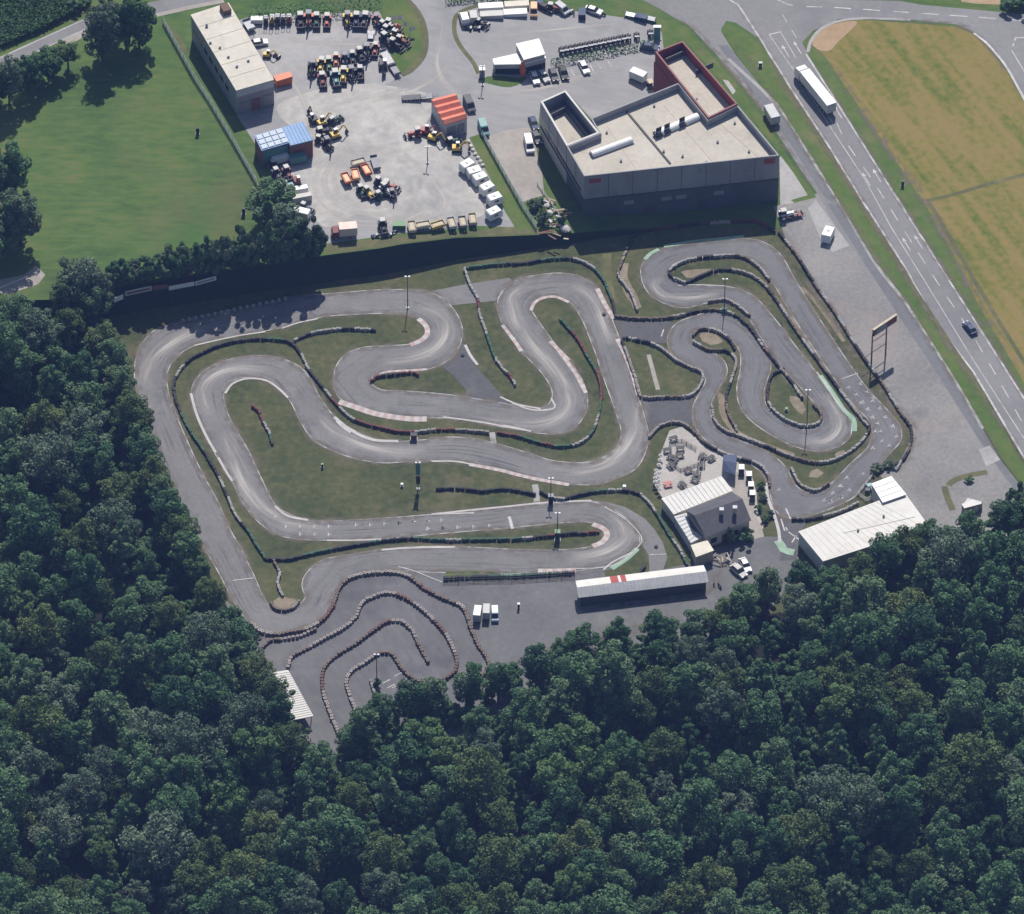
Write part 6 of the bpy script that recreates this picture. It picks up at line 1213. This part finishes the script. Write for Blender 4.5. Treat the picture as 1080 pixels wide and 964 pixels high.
def trunk_mesh(seed, h, hb, R, r0):
    rr = random.Random(seed); mb = MB(); top = (rr.uniform(-.3, .3), rr.uniform(-.3, .3), h*.8)
    mb.cyl((0, 0, -.3), (top[0]*.4, top[1]*.4, hb), r0, 9, r0*.7); mb.cyl((top[0]*.4, top[1]*.4, hb), top, r0*.7, 8, r0*.2)
    for k in range(6):
        a = 2*PI*k/6+rr.uniform(-.4, .4); z = hb*.9+(h*.7-hb)*rr.random(); mb.cyl((0, 0, z), (math.cos(a)*R*.6, math.sin(a)*R*.6, z+R*.45), r0*.32, 6, r0*.08)
    o = mb.build('trunk', 'bark'); me = o.data; bpy.data.objects.remove(o); return me
SPEC = {'field': [], 'fieldgrey': [], 'wood': [], 'grey': [], 'bright': [], 'conifer': [], 'bush': []}
def variant(kind, seed, R, h, lobes, leaf, per, lm, hb, cone=0.0):
    Hc = h-hb; V, T = crown_arrays(seed, R, Hc, lobes, leaf, per, cone=cone); V[:, 2] += hb+Hc*.5
    SPEC[kind].append((quads_mesh('crown', V, T, lm), trunk_mesh(seed, h, hb+.6, R, .1+.018*h), R, h))
for i in range(7): variant('wood', 20+i, 4.5+.5*(i % 3), 14.5+1.6*(i % 4), 62+4*i, .27, 150, 'leaf_olive' if i % 3 == 2 else 'leaf_dark', 3.6, .25*(i % 2))
for i in range(3): variant('grey', 40+i, 4.8+.4*i, 17, 66, .27, 150, 'leaf_grey', 4.0)
for i in range(2): variant('bright', 50+i, 4.2, 15, 54, .27, 150, 'leaf_bright', 4.0)
for i in range(2): variant('conifer', 60+i, 3.4, 18.5, 30, .30, 200, 'leaf_dark', 4.0, .75)
for i in range(3): variant('field', 80+i, 4.6, 14, 68, .29, 160, 'leaf_dark', .9); variant('fieldgrey', 90+i, 4.8, 14, 60, .28, 160, 'leaf_grey', 1.6)
for i in range(4): variant('bush', 70+i, 2.9, 6.0, 26, .25, 230, ('leaf_dark', 'leaf_grey')[i % 2], .3)
TN = {'field': ('broadleaf_tree', 'tree'), 'fieldgrey': ('broadleaf_tree', 'tree'), 'wood': ('broadleaf_tree', 'tree'), 'grey': ('broadleaf_tree', 'tree'), 'bright': ('broadleaf_tree', 'tree'), 'conifer': ('conifer_tree', 'tree'), 'bush': ('hedge_tree', 'tree')}
def tree(kind, p, label, group=None, s=1.0, sz=1.0, v=None):
    cr, tk, R, h = SPEC[kind][rng.integers(len(SPEC[kind])) if v is None else v]
    o = thing(TN[kind][0], label, 'tree', p, rng.uniform(0, 2*PI), group); o.scale = (s, s, s*sz)
    for nm, me in (('trunk', tk), ('crown', cr)): c = bpy.data.objects.new(nm, me); COL.objects.link(c); c.parent = o
    return o
FOREST = [(-80,330),(0,318),(18,307),(50,302),(60,288),(84,276),(108,285),(118,308),(108,330),(130,355),(136,385),(152,415),(161,450),(170,488),(186,520),(206,560),(226,604),(243,632),(263,656),(276,690),(287,707),(303,716),(312,758),(327,783),(352,786),(364,758),(398,728),(440,720),(480,704),(512,701),(545,689),(575,677),(620,657),(660,653),(700,643),(745,640),(764,626),(790,612),(812,596),(835,592),(860,596),(892,594),(912,578),(940,563),(985,546),(1010,540),(1040,546),(1056,522),(1100,510),(1180,510),(1180,1080),(-80,1080)]
def inside(x, y, poly):
    c = False; n = len(poly)
    for i in range(n):
        (a, b), (d, e) = poly[i], poly[(i+1) % n]
        if (b > y) != (e > y) and x < (d-a)*(y-b)/(e-b)+a: c = not c
    return c
def edge_dist(x, y, poly):
    m = 1e9; n = len(poly)
    for i in range(n):
        a, b = Vector(poly[i]), Vector(poly[(i+1) % n]); d = b-a; t = max(0, min(1, (Vector((x, y))-a).dot(d)/d.length_squared)); m = min(m, (Vector((x, y))-a-d*t).length)
    return m
cand = []; r_ = random.Random(5)
# a row hugging the visible forest edge first, then a loose fill
for a, b in zip(FOREST[1:-3], FOREST[2:-2]):
    L0 = math.hypot(b[0]-a[0], b[1]-a[1]); k = max(1, int(L0/17))
    for i in range(k):
        t = (i+.5)/k; x, y = a[0]+(b[0]-a[0])*t, a[1]+(b[1]-a[1])*t; nx, ny = -(b[1]-a[1])/L0, (b[0]-a[0])/L0; q = 15
        cand.append((x+nx*q, y+ny*q, True))
for _ in range(26000): cand.append((r_.uniform(-75, 1155), r_.uniform(290, 1070), False))
sel = []; grid = {}
for x, y, ed in cand:
    if not inside(x, y, FOREST): continue
    if edge_dist(x, y, FOREST) < (10 if ed else 16): continue
    X, Y = x*S, y*S/.7071; dmin = 5.2 if ed else 7.5; gxk, gyk = int(X//8.5), int(Y//8.5); ok = True
    for i in (-1, 0, 1):
        for j in (-1, 0, 1):
            for (u, v_) in grid.get((gxk+i, gyk+j), []):
                if (u-X)**2+(v_-Y)**2 < dmin*dmin: ok = False; break
    if not ok: continue
    grid.setdefault((gxk, gyk), []).append((X, Y)); sel.append((x, y, ed))
BRIGHT = [(470,790), (100,640), (90,760), (235,840), (245,905), (595,940), (418,880), (620,820), (1050,790), (985,790), (680,735), (950,900)]
CON = [(540,810), (660,870), (730,780), (400,850), (60,900), (150,560), (835,770), (860,800), (905,800), (880,900), (1010,700), (820,690)]
def near(x, y, L_, d): return any((x-a)**2+(y-b)**2 < d*d for a, b in L_)
plan = []
for x, y, ed in sel:
    kind = 'wood'; u = r_.random()
    if near(x, y, BRIGHT, 15): kind = 'bright'
    elif near(x, y, CON, 26): kind = 'conifer'
    elif u < (.34 if x < 330 and y > 720 else .15) and not ed: kind = 'grey'
    elif u > .975: kind = 'bright'
    v = r_.randrange(len(SPEC[kind])); h = SPEC[kind][v][3]; s = r_.choice((r_.uniform(.62, .9), r_.uniform(.85, 1.15), r_.uniform(1.0, 1.38))) if not ed else r_.uniform(.7, .9)
    hc = h*s*.68; p = PZ(x, y, hc); vis = min(x+8, 1088-x, 985-y)
    plan.append((vis, kind, v, s, Vector((p.x, p.y, 0)), x, y, ed))
plan.sort(key=lambda t: -t[0]); print('forest trees', len(plan))
for i, (vis, kind, v, s, p, x, y, ed) in enumerate(plan[:298]):
    reg = 'left of the long straight' if (x < 250 and y < 650) else ('below the rental track' if x < 480 else ('below the paddock' if x < 790 else 'below the pit building'))
    if ed: lb, gp = f'dark green tree on the sunlit forest edge {reg}', f'forest edge trees {reg}'
    else:
        lb = {'wood': 'dark green broadleaf tree deep in the forest', 'grey': 'grey-green tree deep in the forest', 'bright': 'bright yellow-green tree standing out in the forest', 'conifer': 'tall pointed tree rising from the forest'}[kind]+' '+reg; gp = {'wood': 'dark', 'grey': 'grey-green', 'bright': 'bright', 'conifer': 'pointed'}[kind]+' forest trees '+reg
    tree(kind, p, lb, gp, s, r_.uniform(.9, 1.08), v)
def mass(name, label, items, m):
    Vs, Ts = [], []
    for kind, v, s, p in items:
        me = SPEC[kind][v][0]; n = len(me.vertices); co = np.empty(3*n, np.float32); me.vertices.foreach_get('co', co); co = co.reshape(-1, 3)
        t = np.empty(len(me.polygons), np.float32); me.attributes['leaf'].data.foreach_get('value', t); a = rng.uniform(0, 6.28)
        x = co[:, 0]*math.cos(a)-co[:, 1]*math.sin(a); y = co[:, 0]*math.sin(a)+co[:, 1]*math.cos(a); Vs.append(np.stack([x*s+p[0], y*s+p[1], co[:, 2]*s+p[2]], 1)); Ts.append(np.clip(t*.5+rng.random()*.5, 0, 1))
    me = quads_mesh(name, np.concatenate(Vs), np.concatenate(Ts), m); o = bpy.data.objects.new(name, me); COL.objects.link(o); o['kind'] = 'stuff'; o['label'] = label; return o
rest = [(k, v, s, tuple(p)) for _, k, v, s, p, *_r in plan[298:]]
if rest: mass('woods', 'dense dark woods carrying on past the edge of the forest', rest, 'leaf_dark')
# low growth closing the forest floor
und = []
for _ in range(2600):
    x, y = r_.uniform(-60, 1140), r_.uniform(330, 1060)
    if inside(x, y-12, FOREST) and edge_dist(x, y-12, FOREST) > 9:
        p = PZ(x, y, 2); und.append(('bush', r_.randrange(4), r_.uniform(.7, 1.2), (p.x, p.y, -.4)))
mass('undergrowth', 'low dark undergrowth between the forest trunks', und, 'leaf_dark')
# single trees
def single(kind, x, ytop, ybase, rpx, label, group=None, v=0):
    p = G(x, ybase); h = (ybase-ytop)/K; cr, tk, R, h0 = SPEC[kind][v]; s = rpx*S/R
    o = tree(kind, p, label, group, 1, 1, v); o.scale = (s, s, h/h0)
single('field', 147, -4, 50, 19, 'tall dark dense tree by the far road', v=0); single('fieldgrey', 108, 6, 64, 22, 'big purple-grey tree beside the far road', v=1); single('fieldgrey', 118, -2, 44, 17, 'grey tree close behind the big purple-grey one', v=0); single('field', 133, -2, 52, 15, 'dark tree between the grey tree and the tall dense one', v=1)
single('bright', 72, 44, 72, 14, 'green bushy tree at the right end of the far hedge', v=0); single('field', 52, 52, 84, 16, 'dark bushy tree in the middle of the far hedge', v=2); single('field', 30, 58, 98, 17, 'dark tree in the far hedge, second from the left edge', v=1); single('fieldgrey', 10, 62, 110, 18, 'large grey-green tree at the left picture edge by the road', v=2); single('bright', 40, 56, 80, 12, 'bright green bush behind the far hedge', v=1); single('field', -8, 66, 116, 18, 'tree cut by the left edge near the road', v=2)
single('bush', 105, 2, 20, 10, 'small dark tree on the far side of the road', v=0); single('bush', 78, 1, 12, 9, 'low dark bush at the edge of the crop field', v=2)
single('field', 10, 152, 215, 25, 'dark tree at the left edge of the meadow, upper one', v=0); single('fieldgrey', -6, 165, 225, 18, 'grey tree cut by the left edge beside the meadow', v=0); single('fieldgrey', 22, 200, 258, 24, 'grey-green tree jutting into the meadow from the left', v=1); single('field', 2, 205, 265, 26, 'dark tree at the left edge of the meadow, lower one', v=0); single('field', -10, 235, 288, 18, 'dark tree beside the cottage, cut by the left edge', v=2)
single('field', 290, 194, 238, 26, 'round dark tree at the corner of the gravel yard', v=1); single('fieldgrey', 303, 220, 260, 20, 'smaller round tree below the corner one', v=2)
single('fieldgrey', 84, 272, 330, 24, 'large grey-green tree where hedge meets forest', v=0); single('fieldgrey', 105, 282, 332, 16, 'grey-green tree at the left end of the hedge bank', v=1)
HB = [(126,300,22), (140,301,22), (155,300,24), (170,297,26), (185,294,30), (200,291,32), (216,288,36), (232,286,38), (248,284,40), (265,281,40), (282,278,40), (298,275,38), (314,272,36), (330,270,36)]
for i, (x, y, hp) in enumerate(HB):
    single('bush', x, y-hp-3, y, 14.5 if hp > 28 else 12.5, ['small', 'small', 'low', 'low', 'middling'][i] + ' dark hedge tree at the left part of the hedge row' if i < 5 else 'round dark green hedge tree in the tall right part of the hedge row', 'hedge trees above the circuit' if i >= 5 else 'small hedge trees above the circuit', i % 4)
for o in [o for o in COL.objects if o.get('group') == 'small hedge trees above the circuit']: o['label'] = 'small dark hedge tree at the low left part of the hedge row'
for i, x in enumerate(range(126, 340, 9)):
    single('bush', x, bt(x)-29+(x < 180)*5, bt(x)-5+3*(i % 2), 12, 'low dark bush filling the foot of the hedge row', 'bushes at the foot of the hedge', (i+1) % 4)
single('bush', 770.5, 556, 574, 6, 'small dark tree in front of the clubhouse', v=1); single('bush', 788, 560, 571, 9, 'low bush at the end of the terrace paving', v=0)
for i, (x, y) in enumerate([(803,515), (805,527), (800,538), (812,545), (806,550)]): single('bush', x, y-6, y, 4.5, 'small shrub on the bank between carts and track', 'shrubs beside the carts', i % 4)
single('bush', 397.5, 716, 724, 5, 'small green shrub at the foot of the rental lamp', v=2)
single('bush', 1064, -6, 8, 14, 'green tree at the top right corner', v=2); single('bush', 1082, -4, 10, 12, 'second green tree at the top right corner, cut by the edge', v=0)
single('bush', 565, 208, 220, 8, 'leafy weed bush at the top of the scrap heap', v=1); single('bush', 572, 222, 234, 7, 'leafy weed bush left of the scrap heap', v=3); single('bush', 592, 226, 238, 5, 'leafy weed bush right of the scrap heap', v=0)
single('bush', 924, 490, 497, 7, 'low dark bush behind the pit corner rails', v=1); single('bush', 937, 486, 492, 6, 'second low dark bush behind the pit corner rails', v=3); single('bush', 1022, 503, 507, 5, 'low scrub on the walled lot border', v=0); single('bush', 1072, 508, 535, 13, 'round dark bush tree at the right forest tip', v=2)
def hedge(name, label, pts, w, h, upper, m='leaf_dark', leaf=.22, dens=26):
    wl = gx(pts); Vs = []; n = 0; P = []
    for a, b in zip(wl, wl[1:]):
        d = b-a; k = int(d.length*dens); t = rng.random((k, 1)); nn = np.array([-d.y, d.x])/d.length
        c = np.array([a.x, a.y])+t*np.array([d.x, d.y]); sd = rng.integers(0, 3, k); off = np.where(sd == 0, rng.uniform(-.5, .5, k), np.where(sd == 1, -.5, .5))*w*rng.uniform(.85, 1.1, k); z = np.where(sd == 0, h*rng.uniform(.9, 1.08, k), rng.uniform(0, h, k))
        xy = c+nn*off[:, None]; P.append(np.column_stack([xy, z+np.array([H(q) if upper else 0 for q in xy[:, 0]])]))
    P = np.concatenate(P); k = len(P); o0 = Vector((P[0][0], P[0][1], H(P[0][0]) if upper else 0)); P = P-np.array(o0)
    N = rng.normal(size=(k, 3))*.6+np.array([0, 0, .6]); N /= np.linalg.norm(N, axis=1)[:, None]; A = np.cross(N, rng.normal(size=(k, 3))); A /= np.linalg.norm(A, axis=1)[:, None]; B = np.cross(N, A); s = leaf*rng.uniform(.7, 1.5, (k, 1))
    me = quads_mesh(name, np.stack([P-A*s, P-B*s*.7, P+A*s, P+B*s*.7], 1).reshape(-1, 3), rng.random(k), m); o = bpy.data.objects.new(name, me); COL.objects.link(o); o.location = o0; tag(o, label, 'hedge')
hedge('hedge', 'long dark clipped hedge along the top of the machine yard', [(262,17), (300,16), (350,13.5), (402,11)], 2.2, 2.6, True)
hedge('hedge', 'dark low hedge below the lined-up quads', [(582,68), (600,65), (640,57), (690,47.5)], 1.7, 1.3, True)
hedge('hedge', 'tall dark hedge behind the white store boxes', [(470,4), (500,1), (560,1.5)], 1.0, 1.0, True)
mb = MB(); hedge('weeds', 'weedy growth around the scrap heap', [(560,212), (572,226), (584,240)], 2.4, .7, True, 'leaf_bright')
# crop field
poly = [(-30,64), (0,52), (45,33), (70,20), (95,8), (98,-12), (-30,-12)]; P = []
while len(P) < 15000:
    x, y = rng.uniform(-30, 98), rng.uniform(-12, 64)
    if inside(x, y, poly): P.append((x, y))
pw = np.array([tuple(G(x, y).xy) for x, y in P]); k = len(pw); P3 = np.column_stack([pw, H0+rng.uniform(.6, 1.8, k)])
N = rng.normal(size=(k, 3))*.5+np.array([0, 0, .7]); N /= np.linalg.norm(N, axis=1)[:, None]; A = np.cross(N, rng.normal(size=(k, 3))); A /= np.linalg.norm(A, axis=1)[:, None]; B = np.cross(N, A); s = rng.uniform(.25, .55, (k, 1))
me = quads_mesh('crops', np.stack([P3-A*s, P3-B*s*.5, P3+A*s, P3+B*s*.5], 1).reshape(-1, 3), rng.random(k), 'leaf_crop'); o = bpy.data.objects.new('crops', me); COL.objects.link(o); o['kind'] = 'stuff'; o['label'] = 'dense green field crop at the top left corner'
# ------------------------------------------------------------------ camera, light, sky
cd = bpy.data.cameras.new('camera'); cam = bpy.data.objects.new('camera', cd); COL.objects.link(cam)
cam.location = CAM; cam.rotation_euler = (PI/2-TH, 0, 0)
cd.sensor_width = 36; cd.sensor_fit = 'HORIZONTAL'; cd.lens = 36*DIST/(1080*S); cd.clip_start = 10; cd.clip_end = 8000
scene.camera = cam
EL, AZ = math.radians(52), math.radians(5)
sd = bpy.data.lights.new('sun', 'SUN'); sun = bpy.data.objects.new('sun', sd); COL.objects.link(sun)
sd.energy = 5.0; sd.angle = math.radians(.5); sd.color = (1, .955, .89)
sv = Vector((math.sin(AZ)*math.cos(EL), math.cos(AZ)*math.cos(EL), math.sin(EL)))
sun.rotation_euler = sv.to_track_quat('Z', 'Y').to_euler(); sun.location = sv*300
w = bpy.data.worlds.new('World'); scene.world = w; w.use_nodes = True
nt = w.node_tree; sky = nt.nodes.new('ShaderNodeTexSky'); sky.sky_type = 'NISHITA'; sky.sun_disc = False
sky.sun_elevation = EL; sky.sun_rotation = AZ
nt.links.new(sky.outputs[0], nt.nodes['Background'].inputs[0]); nt.nodes['Background'].inputs[1].default_value = .09
scene.view_settings.view_transform = 'Standard'; scene.view_settings.look = 'None'; scene.view_settings.exposure = .2; scene.view_settings.gamma = 1
scene.cycles.max_bounces = 6; scene.cycles.diffuse_bounces = 3; scene.cycles.transparent_max_bounces = 12
scene.cycles.use_denoising = True

# the air between the aircraft and the ground
mb = MB(); mb.box(0, -600, 725, 1700, 2300, 1452)
hz = mb.build('haze', 'white'); hz['kind'] = 'stuff'; hz.data.materials.clear()
hm = bpy.data.materials.new('haze'); hm.use_nodes = True; hm.node_tree.nodes.remove(hm.node_tree.nodes['Principled BSDF'])
pv = hm.node_tree.nodes.new('ShaderNodeVolumePrincipled'); pv.inputs['Color'].default_value = (.28, .43, 1, 1); pv.inputs['Density'].default_value = .000034
hm.node_tree.links.new(pv.outputs[0], hm.node_tree.nodes['Material Output'].inputs['Volume']); hz.data.materials.append(hm)
